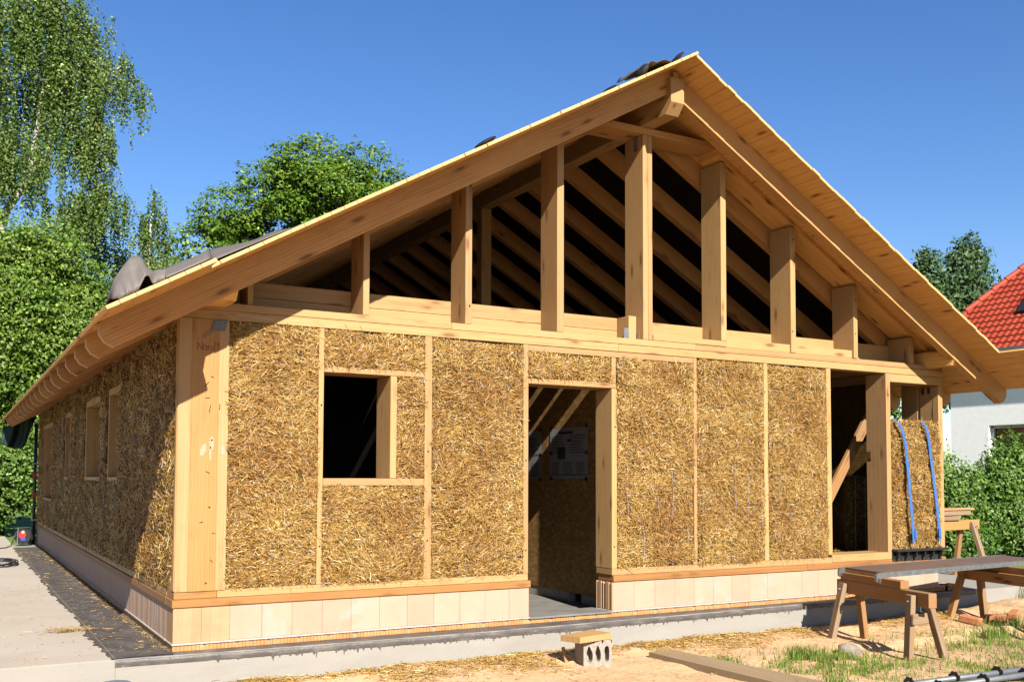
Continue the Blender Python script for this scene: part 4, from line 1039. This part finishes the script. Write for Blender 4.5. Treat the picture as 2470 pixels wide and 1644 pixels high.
P = np.array([prof(x, y) for x, y in zip(yx, fy)]); mb.grid(P, True)
yd = mb.build('concrete_yard', 'yard', None, False); struct(yd); yd.data.materials.append(M['concrete'])
for p_ in yd.data.polygons:
    if abs(p_.normal.y) > .5: p_.material_index = 1  # front takes the slab's concrete, darker to offset the stronger sun on it

# ------------------------------------------------------------------ loose straw on the ground
def flat_strands(x, y, z, ln, wd, r, tilt=.12):
    n = len(x); th = r.uniform(0, 2 * math.pi, n); ti = r.normal(0, tilt, n)
    T = np.stack([np.cos(th) * np.cos(ti), np.sin(th) * np.cos(ti), np.sin(ti)], -1)
    nn = V3(0, 0, 1) + .35 * r.normal(0, 1, (n, 3)); nn -= T * np.sum(nn * T, 1)[:, None]; nn /= np.linalg.norm(nn, axis=1)[:, None]
    return strands(np.stack([x, y, z], -1), T, nn, ln, wd, r.normal(.004, .008, n))
r = np.random.default_rng(77)
n = 60000
x = r.uniform(-.2, 8.9, n); dy = r.exponential(.30, n); y = yf(x) - .02 - dy
dens = np.clip(.62 + .75 * vnoise(x, y, 1.7, 91) + .4 * vnoise(x, y, 5, 92) - dy * .55, 0, 1) * np.clip((x + .4) / .8, 0, 1)
dens = np.where(x > 5.9, dens * .75, dens)
keep = (r.uniform(0, 1, n) < dens * .62) & (dy < 1.7)
inblock = (x > 3.2) & (x < 3.62) & (y < -.5) & (y > -.86); inpl = (x > 4.13) & (x < 4.6) & (y < -.72)
keep &= ~inblock & ~(inpl & (r.uniform(0, 1, n) < .93))
x, y = x[keep], y[keep]; n = len(x); z = gz(x, y) + np.abs(r.normal(.006, .010, n)) * np.clip(2 * dens[keep], .3, 1)
S = [flat_strands(x, y, z, r.uniform(.03, .11, n), r.uniform(.003, .0065, n), r)]
n = 2600; x = r.uniform(-1.2, 8, n); y = r.uniform(-3.4, -.3, n); S.append(flat_strands(x, y, gz(x, y) + .006, r.uniform(.02, .09, n), r.uniform(.002, .005, n), r))
v1, q1 = strand_mesh_arrays(np.concatenate(S)); o = two_mat_mesh('straw_litter', v1, q1, 'litter', None); tag(o, 'loose golden straw scattered on the sand along the foundation', 'loose straw', kind='stuff')
n = 1500; y = r.uniform(-.05, 12, n) ** 1; x = np.where(r.uniform(0, 1, n) < .6, -.02 - r.exponential(.035, n), r.uniform(-.5, 0, n)); ee = x > -.6; x = x[ee]; y = y[ee]
S = [flat_strands(x, y, np.full(len(x), .017), r.uniform(.015, .07, len(x)), r.uniform(.002, .005, len(x)), r, .05)]
n = 260; x = r.normal(-.62, .10, n); y = r.normal(1.55, .05, n); S.append(flat_strands(x, y, .012 + np.abs(r.normal(0, .012, n)), r.uniform(.03, .10, n), r.uniform(.002, .005, n), r))
n = 260; x = r.uniform(-2.2, -.5, n); y = r.uniform(.1, 6, n); S.append(flat_strands(x, y, np.full(n, .008), r.uniform(.01, .05, n), r.uniform(.003, .008, n), r, .04))
v1, q1 = strand_mesh_arrays(np.concatenate(S)); o = two_mat_mesh('straw_litter', v1, q1, 'litter', None); tag(o, 'stray straw bits on the dark strip along the left wall', 'loose straw', kind='stuff')

r = np.random.default_rng(12); n = 900
x = r.uniform(-.3, 10.2, n); y = r.uniform(-3.4, -.25, n); sz = .004 + r.exponential(.006, n); sz = np.minimum(sz, .03)
oc = np.array([[1, 0, 0], [0, 1, 0], [-1, 0, 0], [0, -1, 0], [0, 0, .7], [0, 0, -.7]], float)
v_ = oc[None] * sz[:, None, None] * r.uniform(.6, 1.3, (n, 6, 1)); v_ += np.stack([x, y, gz(x, y) + sz * .2], -1)[:, None]
tri = np.array([[0, 1, 4], [1, 2, 4], [2, 3, 4], [3, 0, 4]]); mb = MB(); mb.add(v_.reshape(-1, 3), [tuple(t_ + 6 * k) for k in range(n) for t_ in tri])
o = mb.build('pebbles', 'pebble'); tag(o, 'small pebbles and clods strewn over the sand', 'pebbles', kind='stuff')
# ------------------------------------------------------------------ grass
def blades(x, y, z, h, wd, r, lean=.5):
    n = len(x); a = r.uniform(0, 2 * math.pi, n); l = np.abs(r.normal(0, lean, n)) * h
    d = np.stack([np.cos(a), np.sin(a), 0 * a], -1); b = np.stack([-np.sin(a), np.cos(a), 0 * a], -1)
    b = b * .6 + np.array([.87, -.49, 0]) * .6
    p0 = np.stack([x, y, z - .01], -1); p1 = p0 + d * (l * .3)[:, None] + V3(0, 0, 1) * (h * .6)[:, None]; p2 = p0 + d * l[:, None] + V3(0, 0, 1) * h[:, None]
    w = wd[:, None] * b
    return np.stack([p0 - w, p0 + w, p1 + w * .8, p1 - w * .8, p2 - w * .12, p2 + w * .12], 1)
r = np.random.default_rng(5); S = []
def patch(cx, cy, sx, sy, n, h, seed=0):
    x = r.normal(cx, sx, n); y = r.normal(cy, sy, n)
    c = vnoise(x, y, 6, 200) + .5 * vnoise(x, y, 15, 201) > .02 + r.uniform(-.45, .3, n); x, y = x[c], y[c]; n = len(x)
    S.append(blades(x, y, gz(x, y), h * r.uniform(.35, 1.1, n), r.uniform(.0022, .0045, n), r, .55))
# dense band left of the near trestle
for (cx, cy, sx, sy, n, h) in ((5.35, -1.42, .13, .08, 700, .13), (5.25, -1.75, .22, .18, 1500, .09), (5.7, -1.60, .18, .10, 700, .10), (5.2, -2.2, .28, .2, 1500, .08), (4.78, -1.95, .10, .3, 380, .05), (5.9, -2.1, .28, .18, 800, .08), (6.3, -2.4, .3, .18, 700, .08), (4.70, -1.15, .10, .10, 350, .07),
                               (7.15, -1.65, .22, .16, 480, .11), (7.9, -1.55, .22, .18, 520, .13), (8.3, -1.30, .12, .08, 480, .19), (7.4, -2.1, .35, .2, 500, .09), (8.6, -1.7, .3, .3, 520, .12), (9.0, -1.15, .2, .14, 800, .15), (6.7, -2.6, .4, .2, 480, .07), (4.62, -2.45, .12, .1, 260, .10), (10.6, -.25, .06, .04, 60, .32), (9.6, -1.3, .4, .3, 380, .11), (7.0, -2.95, .5, .3, 500, .09)):
    patch(cx, cy, sx, sy, n, h)
x = r.uniform(5, 10.5, 2600); y = r.uniform(-3.4, -1.0, 2600); S.append(blades(x, y, gz(x, y), r.uniform(.03, .09, 2600), r.uniform(.002, .004, 2600), r, .6))
v1, q1 = strand_mesh_arrays(np.concatenate(S)); o = two_mat_mesh('grass', v1, q1, 'grass', None); tag(o, 'tufts of green grass on the sandy ground around the trestles', 'grass', kind='stuff')

# ------------------------------------------------------------------ vegetation
def leaves(P, nd, size, r, asp=.62):
    n = len(P); nd = nd / (np.linalg.norm(nd, axis=1)[:, None] + 1e-9)
    t = r.normal(0, 1, (n, 3)); t[:, 2] -= .5; t -= nd * np.sum(t * nd, 1)[:, None]; t /= np.linalg.norm(t, axis=1)[:, None] + 1e-9
    b = np.cross(nd, t); s = size[:, None]
    return np.stack([P - t * s * .5, P + b * s * asp * .5 + nd * s * .08, P + t * s * .55, P - b * s * asp * .5 + nd * s * .08], 1)
def spray(r, centers, radii, weights, nsp, per, sr, size, up=.55, shell=.5, flat=.65):
    """sprays of leaves on a set of lumps"""
    weights = np.array(weights, float); weights /= weights.sum(); ci = r.choice(len(centers), nsp, p=weights)
    d = r.normal(0, 1, (nsp, 3)); d /= np.linalg.norm(d, axis=1)[:, None]
    rad = shell + (1 - shell) * r.uniform(0, 1, nsp) ** .6
    bumpy = 1 + .16 * np.sin(d[:, 0] * 7 + ci) * np.sin(d[:, 2] * 6 + 2 * ci) + .10 * r.normal(0, 1, nsp)
    c = centers[ci] + d * radii[ci] * (rad * bumpy)[:, None]
    P = np.repeat(c, per, 0) + r.normal(0, 1, (nsp * per, 3)) * np.array([sr, sr, sr * flat])
    nd = np.repeat(d, per, 0) * .55 + V3(-.08, -.45, up) + r.normal(0, .55, (nsp * per, 3))
    return leaves(P, nd, size * r.uniform(.6, 1.25, nsp * per), r)
def tree_thing(name, base, label, cat, group=None): return Thing(name, base, label, cat, group)
def crown(t, Q, mat, nm='crown'):
    Q = Q - t.loc; return quads_mesh(nm, Q, mat, t.e)
def limb_tubes(t, trunk, limbs, mat, nm='trunk'):
    mb = MB()
    for pts, r0, r1 in [trunk] + limbs:
        pts = np.array(pts, float); mb.tube(pts, np.linspace(r0, r1, len(pts)), 8)
    return t.part(mb, nm, mat, smooth=True)
def lumps(r, c, R, n, rl, bias=(0, -.2, .2)):
    d = r.normal(0, 1, (n, 3)) + np.array(bias); d /= np.linalg.norm(d, axis=1)[:, None]
    ce = np.array(c) + d * np.array(R) * r.uniform(.62, .92, (n, 1)); ra = r.uniform(*rl, (n, 1)) * np.array([1, 1, .75]); return ce, ra
# chestnut behind the roof
r = np.random.default_rng(101)
t = tree_thing('broad_tree', (10.2, 26, -.1), 'big round dark green broadleaf tree behind the left roof slope', 'tree')
ce, ra = lumps(r, (10.2, 26, 8.0), (5.2, 4.6, 5.0), 84, (.55, 1.15), (0, -.7, .35)); ra = ra * np.array([1.1, 1.0, .72])
ce = np.r_[ce, np.array([[9.3, 25.0, 12.3], [7.7, 25, 11.2], [11.2, 25.2, 12.4], [6.4, 25, 10.1], [5.5, 25, 8.8], [12.7, 25.5, 11.6], [8.6, 24.6, 12.0]])]; ra = np.r_[ra, np.full((7, 3), 1.15) * np.array([1, 1, .8])]
crown(t, spray(r, ce, ra, ra[:, 0] ** 2, 12500, 9, .12, .14, up=.9, shell=.80, flat=.4), 'leaf_maple')
limb_tubes(t, ([(10.2, 26, -.1), (10.1, 26, 3), (10.0, 25.9, 6), (9.8, 25.8, 9), (9.5, 25.6, 11.5)], .42, .08), [([(10.1, 26, 5), (8.2, 25.5, 8), (7, 25.2, 9.8)], .2, .04), ([(10.0, 26, 6), (11.8, 25.8, 9), (12.4, 25.6, 11)], .2, .04), ([(9.8, 25.8, 8), (8.6, 25, 10.2), (8.2, 24.8, 11.5)], .14, .03)], 'bark')
t = tree_thing('young_tree', (13.0, 28, -.1), 'thin reddish tree top peeking out beside the big round tree', 'tree')
ce = np.array([[12.75, 28, 12.6], [13.1, 28, 11.9], [12.5, 28, 11.6]]); ra = np.array([[.45, .4, .55], [.5, .5, .6], [.7, .6, .9]])
crown(t, spray(r, ce, ra, np.ones(3), 240, 7, .14, .13, shell=.2), 'leaf_brown'); limb_tubes(t, ([(13, 28, -.1), (12.9, 28, 6), (12.8, 28, 12.6)], .16, .02), [([(12.9, 28, 9), (13.1, 28, 12)], .05, .01)], 'bark')
# birches
def birch(base, seedv, label, trunk, limbs, regions, size, group='birches at the left'):
    r = np.random.default_rng(seedv); t = tree_thing('birch_tree', base, label, 'tree', group)
    Q = []
    for (c, R, ns, ln, per, thin) in regions:
        ns = int(ns * .74); nbun = max(4, ns // 9)
        d = r.normal(0, 1, (nbun, 3)); d /= np.linalg.norm(d, axis=1)[:, None]; bc = np.array(c) + d * np.array(R) * (r.uniform(.15, 1, nbun) ** .5)[:, None]
        st = bc[r.integers(nbun, size=ns)] + r.normal(0, 1, (ns, 3)) * np.array([.16, .16, .10])
        L_ = r.uniform(*ln, ns); th = r.uniform(0, 2 * math.pi, ns); k = np.linspace(0, 1, per)
        sway = np.stack([np.cos(th), np.sin(th), 0 * th], -1) * r.uniform(.05, .3, ns)[:, None] + V3(.06, 0, 0)
        pts = st[:, None, :] + sway[:, None, :] * (k ** .6)[None, :, None] - V3(0, 0, 1) * (L_[:, None] * k[None, :])[..., None]
        pts = pts.reshape(-1, 3) + r.normal(0, thin * .62, (ns * per, 3))
        nd = r.normal(0, .7, (len(pts), 3)) + V3(0, -.55, .25)
        Q.append(leaves(pts, nd, size * r.uniform(.6, 1.2, len(pts)), r, .75))
    crown(t, np.concatenate(Q), 'leaf_birch'); limb_tubes(t, trunk, limbs, 'bark_birch'); return t
birch((-1.2, 22.5, -.1), 111, 'tall weeping birch with white branches at the left edge',
      ([(-1.2, 22.5, -.1), (-1.0, 22.4, 5), (-.45, 22.2, 8.6), (.1, 22, 9.6), (.35, 22, 11.5), (.55, 22, 14)], .17, .03),
      [([(.1, 22, 9.5), (.6, 21.9, 10.4), (.8, 21.9, 12.5), (.9, 21.9, 13.5)], .09, .03), ([(.35, 22, 11.2), (1.3, 21.9, 12.0), (2.4, 21.9, 13.2)], .07, .02), ([(-.9, 22.4, 6), (-.6, 22.2, 9.5), (-.5, 22.1, 13)], .09, .03), ([(.9, 22, 8.7), (1.5, 22, 9.2), (2.0, 22, 9.9)], .035, .01), ([(.5, 22, 13), (.9, 22, 15), (1.1, 22, 16.5)], .06, .02)],
      [((-.2, 22, 13.6), (1.9, 1.5, 2.4), 1050, (.8, 2.6), 46, .07), ((1.2, 22, 13.3), (1.15, 1.0, 2.2), 420, (.8, 2.4), 44, .06), ((2.45, 21.9, 12.9), (.70, .5, .6), 105, (.5, 1.6), 34, .05), ((1.6, 22, 11.2), (.7, .8, 1.0), 210, (.8, 1.9), 40, .06), ((1.9, 22, 9.5), (.85, .7, .55), 170, (.5, 1.6), 36, .06), ((-.1, 21.6, 10.6), (1.2, .8, 1.0), 330, (.8, 1.9), 40, .07), ((1.2, 22, 8.9), (.8, .7, .8), 170, (.6, 1.8), 36, .07), ((.2, 22, 16.2), (1.6, 1.2, 1.6), 240, (.8, 2.2), 32, .07), ((-3.2, 22.5, 13), (1.8, 1.5, 3), 160, (.8, 2.5), 30, .08)], .082)
birch((3.1, 24, -.1), 112, 'slim birch with a pointed top rising behind the crumpled felt',
      ([(3.2, 24, -.1), (3.45, 24, 5), (3.62, 24, 8), (3.72, 24, 10.2)], .13, .015),
      [([(3.4, 24, 6.2), (3.0, 24, 7.4), (2.8, 24, 7.9)], .05, .012), ([(3.45, 24, 6.4), (4.1, 24, 7.3), (4.6, 24, 7.8)], .05, .012)],
      [((3.72, 24, 9.6), (.30, .3, .75), 80, (.5, 1.3), 30, .05), ((3.9, 24, 8.6), (.55, .5, .7), 130, (.5, 1.4), 32, .06), ((4.0, 24, 7.9), (1.35, .7, .45), 330, (.5, 1.3), 32, .07), ((3.0, 24, 7.2), (.9, .7, .6), 220, (.5, 1.4), 32, .07), ((2.5, 24, 8.6), (.7, .5, .7), 130, (.5, 1.6), 30, .06)], .085)
# bright broadleaf mass at the left edge: two trees and two shrubs
def bushy(base, seedv, label, name, c, R, n, rl, nsp, size, mat, group, shell=.45, per=9, sr=.15, trunkh=None, cat='tree', up=.5, extra=None):
    r = np.random.default_rng(seedv); t = tree_thing(name, base, label, cat, group)
    ce, ra = lumps(r, c, R, n, rl, (.1, -.6, .1))
    if extra is not None:
        e = np.array(extra, float); ce = np.r_[ce, e[:, :3]]; ra = np.r_[ra, np.repeat(e[:, 3:4], 3, 1) * np.array([1, 1, .85])]
    crown(t, spray(r, ce, ra, ra[:, 0] ** 2, nsp, per, sr * .8, size, up=up, shell=max(shell, .68), flat=.5), mat)
    b = np.array(base, float); h = trunkh or (c[2] * .9)
    limbs = []
    for k in range(5):
        a = r.uniform(0, 6.28); q = np.array(c) + V3(math.cos(a) * R[0] * .6, math.sin(a) * R[1] * .6, R[2] * r.uniform(-.1, .6)); m_ = b + (q - b) * .5; m_[2] += .3
        limbs.append(([b + V3(0, 0, h * .25), m_, q], .06, .015))
    limb_tubes(t, ([b, b + V3(.05, 0, h * .5), b + V3(0, .05, h)], .11, .03), limbs, 'bark'); return t
bushy((-.9, 19.8, -.1), 121, 'bright green linden tree at the left edge below the birch', 'linden_tree', (-.7, 19.8, 5.1), (1.9, 1.4, 2.6), 46, (.6, .95), 8200, .098, 'leaf_linden', 'broadleaf trees beyond the yard', extra=[(-.6, 18.9, 7.1, .8), (.4, 19.0, 7.3, .7), (-1, 18.8, 4, .9), (.1, 18.6, 5.5, .8)])
bushy((1.3, 19.4, -.1), 122, 'bright green linden tree standing just behind the left eave', 'linden_tree', (1.0, 19.4, 4.3), (1.2, 1.0, 2.5), 34, (.5, .85), 6200, .096, 'leaf_linden', 'broadleaf trees beyond the yard', extra=[(1.3, 18.9, 6.4, .6), (.7, 18.7, 6.9, .6), (1.75, 19, 5.6, .5)])
bushy((-.5, 18.5, -.05), 123, 'leafy shrub at the yard edge, lowest at the picture\'s left edge', 'hedge_shrub', (-.7, 18.5, 1.3), (1.2, .7, 1.3), 22, (.4, .6), 2700, .098, 'leaf_shrub', 'shrubs at the yard edge', cat='shrub')
bushy((.7, 18.7, -.05), 124, 'leafy shrub at the yard edge behind the far house corner', 'hedge_shrub', (.7, 18.7, 1.5), (.9, .6, 1.5), 20, (.4, .6), 2500, .098, 'leaf_shrub', 'shrubs at the yard edge', cat='shrub')
# poplars on the right
r = np.random.default_rng(131)
for base, lb, pts, nsp in (((38.9, 20.8, -.1), 'taller dense poplar with a rounded top above the red roof', [(38.6, 20.8, 11.2, 1.0), (38.3, 20.8, 10.2, 1.15), (39.3, 20.8, 10.4, 1.1), (38.4, 20.8, 8.8, 1.5), (39.6, 20.8, 8.9, 1.4), (40.4, 20.8, 8.2, 1.1), (38.2, 20.8, 7.2, 1.6), (39.8, 20.8, 7.2, 1.6), (38.8, 20.8, 12.0, .6), (39.4, 20.8, 11.6, .6), (37.9, 20.8, 9.9, .7), (39, 20.8, 5.5, 1.7)], 2000),
                           ((36.0, 20.8, -.1), 'smaller pointed poplar showing above the roof verge', [(35.9, 20.8, 11.1, .55), (35.8, 20.8, 10.3, .75), (36.5, 20.8, 10.4, .55), (36.3, 20.8, 9.4, .95), (35.4, 20.8, 9.4, .9), (36.9, 20.8, 9.0, .9), (36.5, 20.8, 7.8, 1.2), (35.5, 20.8, 7.8, 1.2), (36, 20.8, 6, 1.5)], 1250)):
    t = tree_thing('poplar_tree', base, lb, 'tree', 'poplars behind the neighbouring house'); p = np.array(pts, float)
    crown(t, spray(r, p[:, :3], np.repeat(p[:, 3:], 3, 1) * np.array([1, .8, 1]), p[:, 3] ** 2, nsp, 9, .17, .20, shell=.35, up=.3), 'leaf_poplar'); b = np.array(base)
    limb_tubes(t, ([b, b + V3(-.1, 0, 5), b + V3(-.3, 0, 11)], .3, .04), [([b + V3(0, 0, 4), b + V3(.8, 0, 7), b + V3(1.0, 0, 9)], .12, .03)], 'bark')
# shrubs before the neighbouring house
def shrub(base, seedv, label, pts, nsp):
    r = np.random.default_rng(seedv); t = tree_thing('garden_shrub', base, label, 'shrub', 'shrubs before the neighbouring house'); p = np.array(pts, float)
    Q = [spray(r, p[:, :3], np.repeat(p[:, 3:], 3, 1), p[:, 3] ** 2, nsp, 8, .09, .072, shell=.3, up=.5)]
    b = np.array(base, float); limbs = []
    for k in range(9):
        q = p[r.integers(len(p)), :3] + r.normal(0, .2, 3) + V3(0, 0, .25); m_ = b + (q - b) * .55 + r.normal(0, .1, 3); limbs.append(([b, m_, q], .02, .005))
        kk = r.uniform(.5, 1.08, 60)[:, None]; pts_ = m_ + (q - m_) * kk + r.normal(0, .05, (60, 3)); Q.append(leaves(pts_, r.normal(0, .6, (60, 3)) + V3(0, -.3, .6), .08 * r.uniform(.6, 1.2, 60), r))
    crown(t, np.concatenate(Q), 'leaf_shrub'); limb_tubes(t, (np.array([b, b + V3(.05, 0, .5), b + V3(0, 0, 1.0)]), .035, .012), limbs, 'bark')
shrub((13.4, 3.4, -.25), 141, 'green garden shrub showing right beside the strapped bale corner', [(13.4, 3.4, .9, .65), (13.3, 3.4, 1.5, .5), (13.9, 3.3, 1.1, .6), (13.3, 3.5, 1.95, .28), (13.8, 3.2, .3, .6), (12.7, 3.8, .8, .7), (12.4, 3.9, 1.5, .5), (14.2, 3.3, .6, .5)], 3000)
shrub((15.4, 3.2, -.25), 142, 'bushy garden shrub in front of the dark window of the white house', [(15.2, 3.2, 1.2, .6), (15.7, 3.1, 1.4, .65), (15.5, 3.2, 1.85, .38), (14.9, 3.1, .7, .6), (15.6, 2.9, .5, .7), (16.4, 3.2, 1.2, .7), (14.75, 3.1, 1.35, .35), (15.1, 3.1, 1.75, .22)], 3500)
# hedge glimpsed through the house's right wall openings
bushy((12.8, 4.9, -.2), 143, 'dark leafy bush glimpsed between the studs of the right wall', 'garden_shrub', (12.8, 4.9, 1.7), (1.2, .8, 1.7), 18, (.5, .8), 1300, .12, 'leaf_shrub', 'shrubs before the neighbouring house', cat='shrub')

# ------------------------------------------------------------------ neighbouring house
nh = Thing('white_house', (20.2, 8, -.25), 'white rendered house with red tiled roof at the right edge', 'house')
dd = V3(-.02, 1, 0); dd /= np.linalg.norm(dd); nn = V3(dd[1], -dd[0], 0); P0 = V3(20.2, 8, 0)
def hp(s, t_, z): return P0 + dd * s + nn * t_ + V3(0, 0, z)
def hbox(s0, s1, t0, t1, z0, z1):
    mb = MB(); vs = np.array([hp(s, t_, z) for z in (z0, z1) for s, t_ in ((s0, t0), (s1, t0), (s1, t1), (s0, t1))])
    fs = [[0, 1, 2, 3], [7, 6, 5, 4], [4, 5, 1, 0], [5, 6, 2, 1], [6, 7, 3, 2], [7, 4, 0, 3]]
    mb.add(vs, fs); return mb
ws0, ws1, wz0, wz1 = -2.75, -1.02, 1.1, 2.68
mb = MB()
for (a, b, c_, d_) in ((-9.5, ws0, -.3, 4.36), (ws1, 0, -.3, 4.36), (ws0, ws1, -.3, wz0), (ws0, ws1, wz1, 4.36)):
    vs = np.array([hp(a, 0, c_), hp(b, 0, c_), hp(b, 0, d_), hp(a, 0, d_)]); mb.add(vs, [[3, 2, 1, 0]])
vs = np.array([hp(0, 0, -.3), hp(0, 8, -.3), hp(0, 8, 4.36), hp(0, 7.1, 5.3), hp(0, .75, 5.3), hp(0, 0, 4.36)]); mb.add(vs, [[0, 1, 2, 3, 4, 5]])
for (a, b) in ((ws0, ws0), (ws1, ws1)): mb.add(np.array([hp(a, 0, wz0), hp(a, .14, wz0), hp(a, .14, wz1), hp(a, 0, wz1)]), [[0, 1, 2, 3]])
mb.add(np.array([hp(ws0, 0, wz1), hp(ws1, 0, wz1), hp(ws1, .14, wz1), hp(ws0, .14, wz1)]), [[0, 1, 2, 3]])
nh.part(mb, 'wall', 'white')
wf = MB()
for (a, b, c_, d_) in ((ws0, ws1, wz1 - .07, wz1), (ws0, ws1, wz0, wz0 + .06), (ws1 - .07, ws1, wz0, wz1), (ws0, ws0 + .07, wz0, wz1), (-1.92, -1.85, wz0, wz1)):
    m2 = hbox(a, b, .10, .16, c_, d_); wf.add(m2.v[0], m2.f)
w_ = nh.part(wf, 'window_frame', 'whitepaint'); nh.part(hbox(ws0, ws1, .165, .18, wz0, wz1), 'pane', 'glass', w_)
nh.part(hbox(-9.5, .30, -.30, -.002, 4.26, 4.44), 'eave_board', 'white'); nh.part(hbox(-9.5, .32, -.36, -.302, 4.41, 4.48), 'gutter', 'zinc')
# pantiles on a 45 degree slope with a clipped hip
mb = MB(); ns_, nt_ = 400, 0
S0, S1 = -9.5, .14; rows = 32; cw = .17
sl = np.linspace(S0, S1, int((S1 - S0) / cw) * 6)
wave = .020 * np.abs(np.sin(np.pi * sl / cw)) ** 1.0 + .012 * np.sin(2 * np.pi * sl / cw)
for k in range(rows):
    t0 = -.33 + k * .165; t1 = t0 + .173
    P_ = np.array([[hp(s, t0 - .015, 4.45 + (t0 + .30) + .045 + wv) for s, wv in zip(sl, wave)], [hp(s, t1, 4.45 + (t1 + .30) + .006 + wv) for s, wv in zip(sl, wave)], [hp(s, t0 - .012, 4.45 + (t0 + .30) - .0 + wv) for s, wv in zip(sl, wave)]])
    tm = (t0 + t1) / 2; smax = S1 if tm < .9 else S1 - (tm - .9) * .78
    keep = sl <= smax
    Pk = P_[:, keep]
    if Pk.shape[1] < 3: break
    mb.grid(Pk[[0, 1]], False); mb.grid(Pk[[2, 0]], False)
nh.part(mb, 'roof', 'tile')
mb = MB()
for k in range(16):
    a = k / 16; t0 = .9 + a * 4.2; s0 = S1 - (t0 - .9) * .78; t1 = t0 + 4.2 / 16 * 1.15; s1 = S1 - (t1 - .9) * .78
    mb.tube([hp(s0, t0, 4.75 + t0 + .04), hp(s1, t1, 4.75 + t1 + .02)], [.095, .08], 8)
for k in range(5): t0 = -.3 + k * .24; mb.tube([hp(S1, t0, 4.75 + t0 + .04), hp(S1, t0 + .27, 4.75 + t0 + .28)], [.08, .07], 8)
nh.part(mb, 'ridge_tile', 'tile')
sk = nh.part(MB().beam(hp(-1.78, .58, 4.75 + .58 + .08), hp(-1.78, 1.25, 4.75 + 1.25 + .08), .72, .09, side=tuple(dd)), 'roof_window', 'darkmetal')

# hedge of the far background so that no gap shows the horizon
r = np.random.default_rng(151)
cs_ = []
for k in range(90): cs_.append((r.uniform(-12, 60), 52 + r.uniform(-4, 4), r.uniform(.5, 3.0), r.uniform(1.5, 2.6)))
p = np.array(cs_); Q = spray(r, p[:, :3], np.repeat(p[:, 3:], 3, 1), np.ones(len(p)), 2600, 7, .45, .5, shell=.5)
o = quads_mesh('distant_wood', Q, 'leaf_poplar'); tag(o, 'low far belt of trees on the horizon behind everything', 'wood', kind='stuff')

# ------------------------------------------------------------------ light, sky, camera
S = bpy.context.scene
sd = Vector((.176, 1.0, -.68)).normalized()
elev = math.asin(-sd.z); toS = -sd; azim = math.atan2(toS.x, toS.y)
w = bpy.data.worlds.new('World'); S.world = w; w.use_nodes = True
nt = w.node_tree; bg = nt.nodes['Background']
sky = nt.nodes.new('ShaderNodeTexSky'); sky.sky_type = 'NISHITA'; sky.sun_disc = False
sky.sun_elevation = elev; sky.sun_rotation = azim; sky.altitude = 50; sky.air_density = 1.0; sky.dust_density = .35; sky.ozone_density = 2.2
hsv = nt.nodes.new('ShaderNodeHueSaturation'); hsv.inputs['Saturation'].default_value = 1.28; hsv.inputs['Hue'].default_value = .512
nt.links.new(sky.outputs[0], hsv.inputs['Color']); nt.links.new(hsv.outputs[0], bg.inputs[0]); bg.inputs[1].default_value = .055
sun = bpy.data.lights.new('sun', 'SUN'); sun.energy = 5.0; sun.angle = math.radians(.53); sun.color = (1.0, .93, .82)
so = bpy.data.objects.new('sun', sun); C.objects.link(so); so.rotation_euler = sd.to_track_quat('-Z', 'Y').to_euler(); so.location = (-5, -20, 15)
cam = bpy.data.cameras.new('camera'); co = bpy.data.objects.new('camera', cam); C.objects.link(co)
f, W0 = 2394.09, 2470
cam.sensor_fit = 'HORIZONTAL'; cam.sensor_width = 36; cam.lens = 36 * f / W0; cam.shift_y = 209.44 / W0; cam.clip_end = 3000; cam.clip_start = .05
Rr = Vector((0.87046091, -0.49222474, 0.00355072)); Uu = Vector((-0.0276336, -0.04166326, 0.9987495)); Ff = Vector((0.49146128, 0.86947052, 0.04986818))
mat = Matrix(((Rr.x, Uu.x, -Ff.x, -1.5598), (Rr.y, Uu.y, -Ff.y, -8.1801), (Rr.z, Uu.z, -Ff.z, 1.3868), (0, 0, 0, 1)))
co.matrix_world = mat
S.camera = co
S.view_settings.view_transform = 'Standard'; S.view_settings.look = 'None'; S.view_settings.gamma = 1; S.view_settings.exposure = 1.6
S.cycles.max_bounces = 8; S.cycles.diffuse_bounces = 4; S.cycles.glossy_bounces = 2; S.cycles.transmission_bounces = 3
